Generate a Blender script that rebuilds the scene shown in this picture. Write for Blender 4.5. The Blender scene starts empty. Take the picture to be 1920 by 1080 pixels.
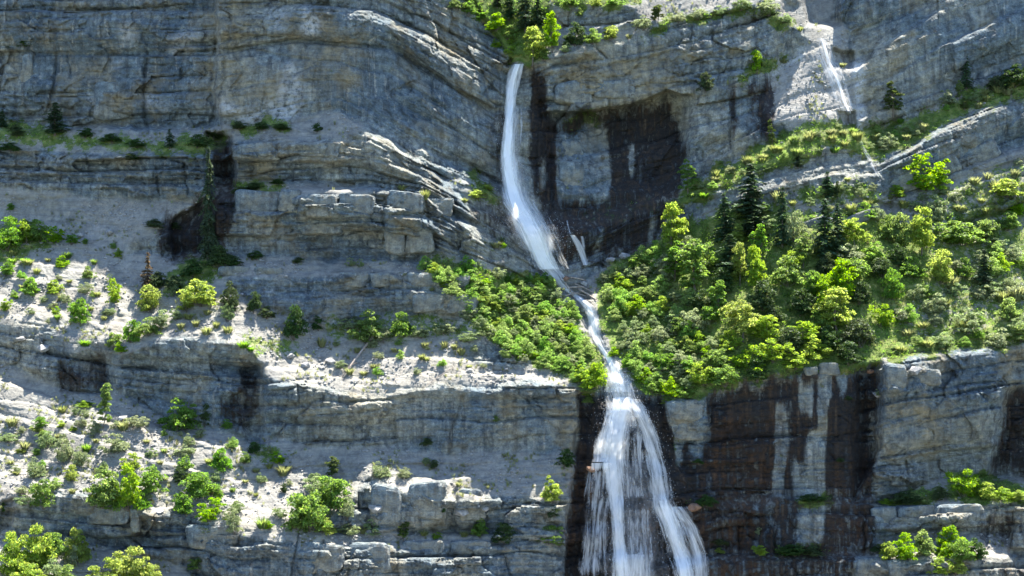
import bpy, math, random
import numpy as np

# ------------------------------------------------------------------ camera, sky, sun, exposure
scene = bpy.context.scene
COL = scene.collection
PX, DIST, Z0 = 0.14, 370.0, 150.0          # metres per photo pixel at the reference depth, camera distance, camera height
SUN_EL, SUN_AZ = math.radians(68), math.radians(40)   # azimuth measured from straight behind the cliff towards the right

cam_d = bpy.data.cameras.new('camera')
cam_d.sensor_width = 36.0
cam_d.lens = 36.0 * DIST / (1920 * PX)
cam_d.clip_start, cam_d.clip_end = 1.0, 20000.0
cam = bpy.data.objects.new('camera', cam_d)
COL.objects.link(cam)
cam.location = (0, -DIST, Z0)
cam.rotation_euler = (math.radians(90), 0, 0)
scene.camera = cam

world = bpy.data.worlds.new('World')
scene.world = world
world.use_nodes = True
wn = world.node_tree.nodes
wl = world.node_tree.links
wn.clear()
wo = wn.new('ShaderNodeOutputWorld')
wb = wn.new('ShaderNodeBackground')
sky = wn.new('ShaderNodeTexSky')
sky.sky_type = 'NISHITA'
sky.sun_disc = False
sky.sun_elevation = SUN_EL
sky.sun_rotation = SUN_AZ
sky.altitude = 1700
sky.ozone_density = 3.5
wb.inputs['Strength'].default_value = 0.105
wl.new(sky.outputs[0], wb.inputs['Color'])
wl.new(wb.outputs[0], wo.inputs['Surface'])

sun_d = bpy.data.lights.new('sun', 'SUN')
sun_d.energy = 5.0
sun_d.angle = math.radians(0.5)
sun_d.color = (1.0, 0.945, 0.85)
sun = bpy.data.objects.new('sun', sun_d)
COL.objects.link(sun)
from mathutils import Vector
SV = Vector((math.cos(SUN_EL) * math.sin(SUN_AZ), math.cos(SUN_EL) * math.cos(SUN_AZ), math.sin(SUN_EL)))
sun.rotation_euler = SV.to_track_quat('Z', 'Y').to_euler()
sun.location = (0, 0, 400)

scene.view_settings.view_transform = 'Standard'
scene.view_settings.look = 'None'
scene.view_settings.exposure = 2.25
scene.view_settings.gamma = 1.0
scene.view_settings.use_curve_mapping = False
scene.render.engine = 'CYCLES'
scene.cycles.use_denoising = True
scene.cycles.denoising_input_passes = 'RGB_ALBEDO_NORMAL'
scene.cycles.denoising_prefilter = 'ACCURATE'
scene.cycles.max_bounces = 8
scene.cycles.transparent_max_bounces = 24

# ------------------------------------------------------------------ numeric helpers
F = np.float32


def hsh(ix, iy, seed):
    ix = np.asarray(ix).astype(np.int64)
    iy = np.asarray(iy).astype(np.int64)
    h = (ix * 374761393 + iy * 668265263 + seed * 2246822519) & 0xFFFFFFFF
    h = ((h ^ (h >> 13)) * 1274126177) & 0xFFFFFFFF
    h = ((h ^ (h >> 16)) * 2654435761) & 0xFFFFFFFF
    h = h ^ (h >> 15)
    return (h & 0xFFFFFF).astype(F) / F(0xFFFFFF)


def vn(x, y, seed):
    """value noise in -1..1"""
    x = np.asarray(x, dtype=np.float64)
    y = np.asarray(y, dtype=np.float64)
    ix, iy = np.floor(x), np.floor(y)
    fx, fy = (x - ix).astype(F), (y - iy).astype(F)
    fx = fx * fx * fx * (fx * (fx * 6 - 15) + 10)
    fy = fy * fy * fy * (fy * (fy * 6 - 15) + 10)
    a, b = hsh(ix, iy, seed), hsh(ix + 1, iy, seed)
    c, d = hsh(ix, iy + 1, seed), hsh(ix + 1, iy + 1, seed)
    return ((a + (b - a) * fx) * (1 - fy) + (c + (d - c) * fx) * fy) * 2 - 1


def fbm(x, y, seed, octs=4, gain=0.5):
    s, a, t = 0, 1.0, 0.0
    for o in range(octs):
        s = s + a * vn(x * 2 ** o + 17.3 * o, y * 2 ** o - 9.1 * o, seed + o * 31)
        t += a
        a *= gain
    return s / t


def sstep(a, b, x):
    t = np.clip((x - a) / (b - a), 0, 1)
    return t * t * (3 - 2 * t)


def inside(U, V, pts):
    """even-odd polygon test on arrays"""
    pts = np.asarray(pts, float)
    m = np.zeros(U.shape, bool)
    lo, hi = pts.min(0), pts.max(0)
    bb = (U >= lo[0]) & (U <= hi[0]) & (V >= lo[1]) & (V <= hi[1])
    idx = np.nonzero(bb)
    x, y = U[idx], V[idx]
    r = np.zeros(x.shape, bool)
    n = len(pts)
    for i in range(n):
        x1, y1 = pts[i]
        x2, y2 = pts[(i + 1) % n]
        if y1 == y2:
            continue
        c = ((y1 > y) != (y2 > y)) & (x < (x2 - x1) * (y - y1) / (y2 - y1) + x1)
        r ^= c
    m[idx] = r
    return m


def line(U, pts):
    """height of a polyline over u"""
    p = np.asarray(pts, float)
    return np.interp(U, p[:, 0], p[:, 1])


def blur(a, n, times=2):
    a = a.astype(np.float64)
    for _ in range(times):
        for ax in (0, 1):
            pad = [(0, 0), (0, 0)]
            pad[ax] = (n + 1, n)
            c = np.cumsum(np.pad(a, pad, mode='edge'), axis=ax)
            k = 2 * n + 1
            if ax == 0:
                a = (c[k:] - c[:-k]) / k
            else:
                a = (c[:, k:] - c[:, :-k]) / k
    return a


# ------------------------------------------------------------------ the mountain side: slopes as read from the photograph
# (polygon, slope angle in degrees, sideways recession per metre, weight of the sideways term)
LIT, VEG = 44, 43
SLOPES = [
    # beyond the frame: the ground eases off above the cliffs
    ([(-500, -400), (2420, -400), (2420, -50), (1640, -50), (1560, -20), (1000, -20), (830, -20), (790, -60), (-500, -60)], 38, None, 0),
    # upper valley behind the fall's lip
    ([(845, -30), (1000, -30), (1035, 40), (1010, 118), (960, 122), (935, 75), (900, 40)], 46, None, 0),
    ([(1030, -20), (1460, -20), (1530, 60), (1500, 60), (1420, 12), (1240, 40), (1180, 78), (1100, 88), (1020, 110), (1010, 60)], 48, None, 0),
    ([(1000, 12), (1190, 10), (1200, 48), (1050, 56), (1000, 40)], 80, None, 0),
    # big buttress: right flank turns away
    ([(680, -60), (860, -60), (950, 100), (945, 340), (800, 300), (700, 240), (640, 200)], 80, 0.65, 1),
    # left shaded ledges
    ([(-500, 225), (0, 230), (300, 245), (410, 240), (430, 275), (330, 292), (150, 285), (-500, 278)], 42, None, 0),
    ([(-500, 345), (0, 345), (190, 362), (400, 372), (440, 400), (330, 440), (225, 470), (150, 440), (0, 388), (-500, 370)], 53, None, 0),
    ([(395, 232), (640, 212), (700, 245), (640, 262), (420, 262)], 40, None, 0),
    ([(400, 348), (560, 346), (720, 352), (720, 366), (560, 372), (400, 380)], 42, None, 0),
    ([(330, 470), (430, 480), (620, 490), (790, 492), (800, 515), (600, 520), (420, 520), (330, 530)], 42, None, 0),
    ([(420, 262), (730, 270), (760, 350), (400, 346)], 80, 0.1, 0.5),
    ([(400, 380), (720, 366), (830, 480), (620, 490), (420, 480)], 80, 0.1, 0.5),
    ([(420, 520), (860, 515), (890, 600), (640, 600), (470, 590)], 78, 0.05, 0.5),
    # stepped nose of the buttress above the fall
    ([(720, 262), (800, 305), (880, 375), (905, 430), (1010, 490), (1040, 520), (960, 505), (860, 490), (740, 480), (730, 360)], 70, 0.55, 1),
    ([(790, 300), (930, 345), (975, 400), (1000, 480), (905, 430), (870, 370)], 58, 0.4, 1),
    # left: sunlit rubble slope and the shadowed gully beside it
    ([(-500, 360), (0, 388), (150, 440), (232, 468), (238, 560), (205, 640), (140, 662), (95, 610), (0, 596), (-500, 570)], 42, None, 0),
    ([(228, 472), (400, 480), (430, 540), (560, 600), (640, 632), (590, 662), (470, 660), (440, 620), (330, 585), (232, 590)], 47, None, 0),
    ([(205, 600), (330, 580), (440, 615), (470, 650), (330, 635), (230, 660)], 40, None, 0),
    ([(-500, 560), (0, 590), (95, 605), (140, 655), (205, 635), (235, 660), (250, 740), (215, 742), (140, 750), (90, 720), (0, 695), (-500, 655)], 63, None, 0),
    ([(0, 640), (90, 660), (200, 672), (215, 740), (120, 735), (60, 690), (0, 680)], 74, None, 0),
    # lower-left sunlit slope
    ([(-500, 650), (0, 690), (90, 715), (140, 745), (215, 735), (300, 775), (450, 812), (520, 862), (640, 884), (690, 900), (640, 960), (610, 1005), (540, 1015),
      (440, 1000), (330, 962), (280, 962), (140, 925), (85, 935), (0, 955), (-500, 930)], 45, None, 0),
    # middle sunlit bench and the brush above it
    ([(470, 655), (600, 640), (640, 600), (760, 585), (880, 600), (1000, 650), (1080, 690), (1085, 735), (990, 720), (900, 735), (840, 725), (700, 745), (600, 722), (490, 712)], 46, None, 0),
    ([(870, 640), (1055, 665), (1060, 690), (900, 690), (875, 672)], 72, None, 0),
    ([(785, 480), (880, 490), (960, 512), (1045, 525), (1110, 610), (1150, 690), (1110, 740), (1060, 700), (960, 665), (880, 610), (850, 540)], VEG, None, 0),
    # shaded foot slope under the middle wall
    ([(470, 800), (560, 825), (800, 842), (1080, 850), (1070, 935), (905, 935), (840, 905), (700, 893), (520, 862)], 50, None, 0),
    ([(690, 890), (835, 895), (905, 930), (900, 945), (700, 915)], 40, None, 0),
    ([(560, 1010), (700, 995), (920, 1005), (920, 1030), (560, 1030)], 42, None, 0),
    # chute and bowl of the upper fall
    ([(925, 118), (1005, 118), (1030, 300), (1066, 420), (1056, 520), (990, 490), (945, 390), (930, 300)], 64, 0.0, 0.05),
    ([(1005, 120), (1040, 110), (1060, 400), (1062, 420), (1025, 300)], 76, -0.15, 0.6),
    ([(1020, 110), (1290, 60), (1420, 40), (1290, 190), (1020, 210)], 85, -0.05, 0.5),
    ([(1010, 372), (1090, 402), (1250, 350), (1290, 345), (1240, 400), (1130, 432), (1050, 430)], 52, None, 0),
    ([(1270, 190), (1440, 130), (1470, 250), (1290, 330)], 75.5, -0.12, 1),
    # gully upper right
    ([(1500, 40), (1590, 40), (1632, 130), (1630, 230), (1560, 242), (1440, 236), (1430, 190), (1462, 128), (1515, 108)], 43, 0.0, 0.3),
    ([(1490, -60), (1570, -60), (1570, 60), (1500, 60)], 55, None, 0),
    ([(1580, -20), (1640, -50), (2420, -50), (2420, 60), (1920, 150), (1740, 190), (1620, 235), (1600, 130)], 75, 0.15, 0.6),
    # ramps and slabs on the right
    ([(1240, 385), (1310, 335), (1420, 278), (1500, 232), (1600, 235), (1660, 250), (1740, 205), (1800, 175), (1920, 140), (2420, 20), (2420, 60), (1920, 180),
      (1760, 240), (1660, 300), (1560, 268), (1430, 318), (1330, 355), (1250, 402)], 43, None, 0),
    ([(1440, 320), (1560, 275), (1650, 305), (1640, 350), (1500, 360), (1350, 400), (1300, 390)], 62, None, 0),
    ([(1650, 310), (1760, 245), (1920, 182), (2420, 60), (2420, 180), (1920, 265), (1760, 330), (1660, 370)], 78, None, 0),
    ([(1660, 372), (1780, 325), (1920, 265), (2420, 180), (2420, 250), (1920, 340), (1800, 375), (1680, 400)], 55, None, 0),
    # the wooded slope
    ([(1105, 515), (1240, 440), (1330, 400), (1480, 380), (1640, 355), (1700, 395), (1800, 372), (1920, 335), (2420, 250), (2420, 620), (1920, 635), (1690, 660),
      (1640, 690), (1560, 680), (1400, 705), (1320, 740), (1200, 735), (1160, 690), (1120, 610)], VEG, None, 0),
    ([(1490, 410), (1640, 385), (1640, 400), (1500, 430)], 72, None, 0),
    ([(1770, 400), (1920, 365), (2420, 270), (2420, 300), (1920, 390), (1780, 430)], 76, None, 0),
    # knob at the far right over the lower wall
    ([(1660, 650), (1920, 630), (2420, 600), (2420, 660), (1920, 720), (1700, 740), (1655, 700)], 66, None, 0),
    # lower right wall: a few narrow ledges
    ([(1690, 930), (1780, 890), (1920, 905), (2420, 880), (2420, 920), (1920, 938), (1760, 945)], 27, None, 0),
    ([(1280, 935), (1640, 935), (1640, 950), (1280, 952)], 46, None, 0),
    ([(1300, 1030), (1900, 1030), (1900, 1048), (1300, 1050)], 42, None, 0),
    ([(1640, 1012), (1700, 1000), (1900, 1000), (1900, 1052), (1640, 1052)], 29, None, 0),
    # lower fall
    ([(1110, 735), (1230, 735), (1260, 860), (1300, 960), (1340, 1100), (1080, 1100), (1100, 860)], 76, None, 0),
    ([(-500, 985), (110, 1010), (320, 1052), (430, 1130), (-500, 1130)], 36, None, 0),
    # below the frame
    ([(-500, 1130), (2420, 1130), (2420, 1500), (-500, 1500)], 50, None, 0),
]


def solve_depth(step=8):
    u = np.arange(-480, 2401, step, dtype=float)
    v = np.arange(-380, 1461, step, dtype=float)
    U, V = np.meshgrid(u, v)
    WU = U + 10 * fbm(U / 60, V / 60, 5, 3)
    WV = V + 8 * fbm(U / 60, V / 60, 9, 3)
    A = np.full(U.shape, 84.0)
    GX = np.zeros(U.shape)
    WX = np.full(U.shape, 0.12)
    for poly, ang, gx, w in SLOPES:
        m = inside(WU, WV, poly)
        A[m] = ang
        GX[m] = 0 if gx is None else gx * PX
        WX[m] = 0.12 if gx is None else w
    GY = -PX / np.tan(np.radians(A))             # per pixel downwards
    gy = 0.5 * (GY[1:] + GY[:-1]) * step
    gx = 0.5 * (GX[:, 1:] + GX[:, :-1]) * step
    wx = 0.5 * (WX[:, 1:] + WX[:, :-1])

    def grad_t(ax, ay):
        r = np.zeros(U.shape)
        r[:, 1:] += ax
        r[:, :-1] -= ax
        r[1:] += ay
        r[:-1] -= ay
        return r

    def op(y):
        return grad_t(wx * (y[:, 1:] - y[:, :-1]), y[1:] - y[:-1]) + 1e-6 * y
    b = grad_t(wx * gx, gy)
    # start from the mean profile
    y = np.cumsum(np.vstack([np.zeros((1, U.shape[1])), gy]), axis=0)
    y = y - y.mean(0)
    r = b - op(y)
    p = r.copy()
    rs = (r * r).sum()
    for it in range(900):
        ap = op(p)
        al = rs / (p * ap).sum()
        y += al * p
        r -= al * ap
        rn = (r * r).sum()
        if rn < 1e-7:
            break
        p = r + (rn / rs) * p
        rs = rn
    i0 = int((620 + 380) / step)
    y -= y[i0].mean()
    return u, v, y, A


cu, cv, cY, cA = solve_depth()

# final grid: 2 px inside the frame, growing outside
def axis(lo, hi, step, far_lo, far_hi):
    a = list(np.arange(lo, hi + 0.1, step))
    d, x = step, lo
    pre = []
    while x > far_lo:
        d *= 1.22
        x -= d
        pre.append(x)
    d, x = step, hi
    post = []
    while x < far_hi:
        d *= 1.22
        x += d
        post.append(x)
    return np.array(pre[::-1] + a + post)


gu = axis(-50, 1970, 2, -2600, 4500)
gv = axis(-44, 1124, 2, -1100, 1800)
U, V = np.meshgrid(gu, gv)
NV, NU = U.shape


def bilin(img, U, V):
    x = np.clip((U - cu[0]) / (cu[1] - cu[0]), 0, len(cu) - 1.001)
    y = np.clip((V - cv[0]) / (cv[1] - cv[0]), 0, len(cv) - 1.001)
    ix, iy = x.astype(int), y.astype(int)
    fx, fy = x - ix, y - iy
    return (img[iy, ix] * (1 - fx) + img[iy, ix + 1] * fx) * (1 - fy) + (img[iy + 1, ix] * (1 - fx) + img[iy + 1, ix + 1] * fx) * fy


Y = bilin(cY, U, V)
ANG = bilin(blur(cA, 1, 1), U, V)
Y += np.clip(cv[0] - V, 0, None) * PX / math.tan(math.radians(36))
Y -= np.clip(V - cv[-1], 0, None) * PX / math.tan(math.radians(32))

# strata coordinate that follows the folds of the beds
GUIDES = [
    (-200, [(-400, -200), (960, -200), (1500, -260), (2300, -400)]),
    (20, [(-400, 20), (420, 20), (600, 10), (700, 20), (800, 70), (950, 150), (1020, 130), (1200, 100), (1400, 60), (1600, -30), (1920, -160), (2320, -260)]),
    (105, [(-400, 105), (400, 105), (550, 80), (733, 95), (807, 140), (923, 215), (1020, 200), (1250, 175), (1450, 140), (1600, 70), (1920, -60), (2320, -180)]),
    (245, [(-400, 235), (0, 240), (400, 248), (640, 215), (700, 240), (780, 290), (920, 345), (1000, 395), (1100, 390), (1250, 350), (1420, 270), (1500, 235), (1600, 225), (1740, 180), (1920, 120), (2320, -20)]),
    (355, [(-400, 330), (0, 340), (400, 352), (700, 352), (790, 365), (900, 430), (1000, 490), (1060, 500), (1230, 430), (1300, 370), (1500, 320), (1640, 300), (1760, 240), (1920, 185), (2320, 50)]),
    (500, [(-400, 450), (0, 470), (400, 500), (760, 490), (900, 520), (1040, 560), (1200, 560), (1400, 480), (1640, 400), (1920, 300), (2320, 180)]),
    (690, [(-400, 620), (0, 650), (230, 690), (480, 710), (800, 690), (1100, 700), (1300, 720), (1600, 670), (1920, 620), (2320, 560)]),
    (870, [(-400, 760), (0, 820), (300, 890), (520, 880), (1080, 860), (1300, 870), (1640, 860), (1920, 820), (2320, 780)]),
    (1010, [(-400, 960), (0, 965), (300, 995), (560, 1010), (1060, 1000), (1350, 945), (1640, 945), (1920, 930), (2320, 900)]),
    (1400, [(-400, 1400), (2320, 1400)]),
]
S = np.empty_like(U)
_sv = np.array([g[0] for g in GUIDES], float)
_L = np.array([line(gu, g[1]) for g in GUIDES])
for j in range(NU):
    S[:, j] = np.interp(gv, _L[:, j], _sv)

rng = np.random.default_rng(7)


def layers(S, mean, seed):
    r = np.random.default_rng(seed)
    t = np.cumsum(mean * (0.35 + 1.3 * r.random(int(1900 / mean * 1.4)))) - 250
    return np.searchsorted(t, S), t


def bedded(U, S, thick, width, seed, amp_layer, amp_block, groove, bulge):
    """beds with their own overhang, cut into blocks by joints"""
    Sw = S + thick * 0.35 * fbm(U / (width * 1.3), S / (thick * 3), seed, 3)
    k, t = layers(Sw, thick, seed)
    d = amp_layer * vn(U / (width * 2.2) + k * 7.31, k * 3.17, seed + 1)
    ww = width * (0.55 + 0.9 * hsh(k, k * 0, seed + 2))
    x = U / ww + 13.7 * hsh(k, k * 0 + 3, seed + 3) + 0.35 * vn(U / (width * 0.9), S / (thick * 0.8), seed + 4)
    c = np.floor(x)
    d = d + amp_block * (hsh(c, k, seed + 5) * 2 - 1) + amp_block * 0.7 * (hsh(c, k, seed + 6) * 2 - 1) * ((x - c) * 2 - 1)
    e = np.minimum(x - c, 1 - (x - c)) * ww
    groove = groove * sstep(-0.35, 0.35, vn(U / (width * 0.55), S / (thick * 0.9), seed + 15))
    open_ = hsh(np.floor(x + 0.5), k, seed + 7) > 0.45
    tt = np.concatenate([[t[0] - thick], t, [t[-1] + thick]])
    ds = np.minimum(Sw - tt[k], tt[k + 1] - Sw)
    q = np.clip((Sw - tt[k]) / np.maximum(tt[k + 1] - tt[k], 1), 0, 1)
    d = d + bulge * (np.sqrt(np.clip(1 - (2 * q - 0.85) ** 2, 0, 1)) - 0.6) * (0.5 + hsh(k, k * 0, seed + 9))
    d = d - groove * np.where(open_, np.exp(-(e / 2.2) ** 2), 0)
    d = d - groove * 0.8 * np.exp(-(ds / 2.0) ** 2) * (hsh(k, c, seed + 8) > 0.35)
    return d


def facets(x, y, seed, tilt):
    """fractured rock: every cell is a plane with its own tilt and offset"""
    ix, iy = np.floor(x), np.floor(y)
    best = np.full(x.shape, 9.0)
    sec = np.full(x.shape, 9.0)
    out = np.zeros(x.shape)
    for dx in (-1, 0, 1):
        for dy in (-1, 0, 1):
            cx, cy = ix + dx, iy + dy
            px_ = cx + 0.1 + 0.8 * hsh(cx, cy, seed)
            py_ = cy + 0.1 + 0.8 * hsh(cx, cy, seed + 1)
            d = np.abs(x - px_) * 0.75 + np.abs(y - py_) * 0.5 + np.hypot(x - px_, y - py_) * 0.4
            val = (hsh(cx, cy, seed + 2) - 0.5) + tilt * ((hsh(cx, cy, seed + 3) - 0.5) * (x - px_) * 2 + (hsh(cx, cy, seed + 4) - 0.5) * (y - py_) * 2)
            m = d < best
            sec = np.where(m, best, np.minimum(sec, d))
            out = np.where(m, val, out)
            best = np.where(m, d, best)
    return out, sec - best


sg = np.array([g[0] for g in GUIDES], float)
kk_ = np.clip(np.searchsorted(sg, S) - 1, 0, len(sg) - 2)
qq_ = np.clip((S - sg[kk_]) / (sg[kk_ + 1] - sg[kk_]), 0, 1)
MACRO = 4.2 * (np.sqrt(np.clip(1 - (2 * qq_ - 0.8) ** 2, 0, 1)) - 0.65) * (0.6 + 0.5 * vn(U / 260 + kk_ * 3.7, S / 300, 67))
MACRO *= 1 - sstep(1080, 1180, U) * (1 - sstep(1500, 1600, U)) * (V < 640)
wall = sstep(56, 74, ANG)
soft = 1 - wall
D1 = bedded(U, S, 44, 120, 11, 2.0, 1.1, 1.0, 1.0)
D2 = bedded(U, S, 16, 50, 23, 0.75, 0.40, 0.5, 0.5)
D3 = bedded(U, S, 6.5, 20, 37, 0.2, 0.14, 0.14, 0.12)
rough = 0.8 * fbm(U / 70, V / 70, 41, 4) + 0.35 * fbm(U / 14, V / 14, 43, 4, 0.6)
lumps = 3.2 * fbm(U / 220, V / 160, 47, 3)
flutes = 0.5 * fbm(U / 26, V / 190, 53, 3)
FW = U + 10 * fbm(U / 45, V / 45, 301, 3)
FS = S + 6 * fbm(U / 40, V / 40, 303, 3)
fa1, ge1 = facets(FW / 85, FS / 48, 311, 1.4)
fa2, ge2 = facets(FW / 34, FS / 19, 321, 1.4)
fa3, ge3 = facets(FW / 13, FS / 8, 331, 1.5)
FAC = 0.9 * fa1 + 0.5 * fa2 + 0.22 * fa3 - 0.35 * np.exp(-(ge1 / 0.03) ** 2) * (vn(U / 60, V / 60, 333) > 0.1) - 0.22 * np.exp(-(ge2 / 0.06) ** 2) * (vn(U / 40, V / 40, 335) > 0.2)
brk = sstep(-0.25, 0.3, fbm(U / 130, S / 70, 61, 3))           # beds show in some places and fade in others
for poly_ in ([(400, 470), (780, 480), (900, 520), (905, 610), (640, 610), (430, 600)], [(400, 222), (720, 210), (790, 300), (720, 300), (400, 300)], [(-200, 280), (400, 280), (400, 345), (-200, 335)], [(400, 350), (820, 350), (900, 470), (760, 490), (400, 480)],
              [(1690, 385), (1780, 330), (1980, 250), (1980, 350), (1790, 380)], [(1440, 320), (1640, 290), (1640, 400), (1320, 400)], [(600, 980), (1060, 980), (1060, 1130), (500, 1130)], [(900, 650), (1080, 680), (1080, 760), (880, 740)]):
    brk = np.maximum(brk, 1.7 * blur(inside(U, V, poly_), 8, 2))
calm = sstep(-0.2, 0.35, fbm(U / 170, V / 120, 59, 2))        # some walls are smooth
beds = D1 * (0.35 + 0.65 * (1 - calm)) + (D2 * (0.2 + 0.8 * (1 - calm)) + D3) * (0.55 + 0.6 * brk)
SMOOTHISH = np.zeros_like(U)
for poly_ in ([(1030, 200), (1290, 180), (1450, 140), (1450, 290), (1290, 340), (1240, 470), (1060, 490)], [(1230, 745), (1640, 690), (1640, 930), (1260, 935)], [(1660, 745), (1870, 730), (1870, 840), (1660, 850)],
              [(490, 730), (850, 745), (850, 850), (500, 830)], [(230, 690), (450, 690), (450, 780), (300, 780)], [(410, 80), (640, 80), (900, 150), (930, 320), (760, 270), (420, 200)], [(1600, 0), (2000, 0), (2000, 120), (1650, 220)]):
    SMOOTHISH = np.maximum(SMOOTHISH, inside(U, V, poly_))
SMOOTHISH = blur(SMOOTHISH, 9, 2)
crisp = (0.45 + 0.65 * (1 - calm)) * (1 - 0.4 * SMOOTHISH)
DISP = wall * MACRO * (1 - 0.75 * SMOOTHISH * (V > 640) * (U > 1180)) + wall * (beds * (1.15 - 0.4 * SMOOTHISH) + FAC * crisp + rough * (1 - 0.4 * SMOOTHISH) + lumps + flutes) + soft * (0.30 * D1 + (0.40 * D2 + 0.6 * D3) * (0.2 + 0.8 * brk) + 0.26 * FAC + 0.5 * rough + lumps)
vegm = np.zeros_like(U)

# explicit ledges: (polyline, outward step in metres below the line, height in px over which it happens)
LEDGES = [
    ([(-100, 92), (80, 97), (200, 100), (280, 108), (400, 106)], -0.9, 4),
    ([(410, 62), (600, 68)], -1.2, 4),
    ([(733, 57), (807, 127), (847, 160), (925, 200)], -2.6, 6),
    ([(400, 96), (480, 94), (570, 106)], -0.9, 5),
    ([(690, 250), (735, 268), (760, 290), (800, 312), (868, 374), (885, 398)], 4.5, 15),
    ([(560, 352), (700, 352), (730, 356), (792, 363), (835, 400), (898, 434)], 4.0, 13),
    ([(720, 404), (800, 408), (860, 440)], 1.0, 6),
    ([(822, 455), (893, 477), (930, 492)], 3.2, 12),
    ([(790, 275), (850, 312), (930, 345)], 2.5, 10),
    ([(-100, 300), (150, 292), (330, 298), (400, 292)], 1.6, 7), ([(-100, 318), (120, 322), (200, 330)], 1.2, 6), ([(420, 268), (560, 266), (690, 262)], 1.5, 6),
    ([(430, 302), (560, 305), (690, 300)], -1.3, 6), ([(560, 412), (700, 410)], -1.2, 6), ([(420, 440), (560, 445), (700, 440)], -1.0, 5),
    ([(1300, 372), (1400, 345), (1520, 318), (1640, 300)], 1.8, 9), ([(1460, 345), (1560, 325), (1650, 330)], 1.5, 8),
    ([(1680, 372), (1790, 325), (1935, 268)], 2.4, 12), ([(1760, 372), (1850, 335), (1935, 305)], 1.8, 8), ([(1490, 412), (1560, 398), (1650, 388)], 2.0, 9),
    ([(1605, 130), (1640, 95), (1700, 55), (1760, 20)], 2.2, 12), ([(1650, 160), (1760, 90), (1930, 10)], 1.4, 8),
    ([(760, 505), (800, 505), (880, 522), (905, 530)], 2.2, 8),
    ([(760, 545), (830, 548), (905, 560)], 1.8, 8),
    ([(640, 508), (690, 505), (760, 520)], 1.2, 6),
    ([(420, 490), (530, 495), (640, 500)], 1.0, 6),
    ([(410, 545), (530, 560), (640, 556)], 0.9, 6),
    ([(1040, 148), (1090, 130), (1170, 118), (1260, 92), (1310, 110)], -1.0, 6),
    ([(1645, 312), (1700, 285), (1760, 245), (1800, 225), (1860, 200), (1935, 176)], 2.6, 10),
    ([(1650, 690), (1700, 668), (1790, 662), (1900, 655)], 1.5, 10),
    ([(1640, 715), (1720, 738), (1800, 728), (1920, 700)], 1.2, 8),
    ([(1640, 862), (1720, 855), (1800, 842), (1870, 838)], -0.8, 4),
    ([(1620, 948), (1680, 946), (1860, 945)], 1.4, 6),
    ([(1300, 868), (1450, 872), (1600, 866), (1640, 862)], -0.7, 4),
    ([(900, 1030), (960, 1034), (1060, 1040)], -0.8, 4),
]
LEDGES += [
    ([(-100, 700), (0, 715), (150, 760), (300, 800), (420, 842)], 1.6, 6), ([(-100, 758), (100, 800), (250, 850), (450, 905)], 1.5, 6), ([(-60, 828), (80, 860), (300, 928)], 1.4, 6), ([(250, 792), (380, 815), (480, 852)], 1.2, 5),
    ([(-60, 872), (60, 900), (170, 930)], 1.2, 6), ([(400, 930), (480, 950), (560, 975)], 1.3, 6), ([(-60, 470), (100, 498), (232, 530)], 1.0, 5), ([(-60, 555), (80, 575), (200, 612)], 1.2, 6), ([(40, 520), (140, 540), (220, 572)], 0.9, 5),
    ([(700, 668), (800, 672), (900, 668), (1040, 676)], 1.6, 6), ([(500, 690), (620, 705), (740, 715)], 1.2, 6), ([(860, 700), (960, 705), (1060, 712)], 1.2, 6),
    ([(850, 338), (910, 352), (950, 380)], 1.6, 6), ([(868, 385), (920, 400), (975, 440)], 1.8, 7), ([(890, 440), (960, 468), (1010, 500)], 1.8, 7),
]
LEDGES.append(([(1030, 212), (1100, 206), (1180, 196), (1250, 170), (1285, 176)], -6.5, 4))
for pts, d, w in LEDGES:
    L = line(U, pts) + 5 * fbm(U / 40, V / 60, int(abs(pts[0][0])) + 3, 3)
    fade = sstep(pts[0][0] - 25, pts[0][0] + 15, U) * (1 - sstep(pts[-1][0] - 15, pts[-1][0] + 25, U))
    reach = 95 if d > 0 else (150 if d < -4 else 60)
    st = sstep(-w * 0.5, w * 0.5, V - L) * (1 - sstep(reach * 0.35, reach, V - L))
    DISP += d * st * fade

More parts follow.
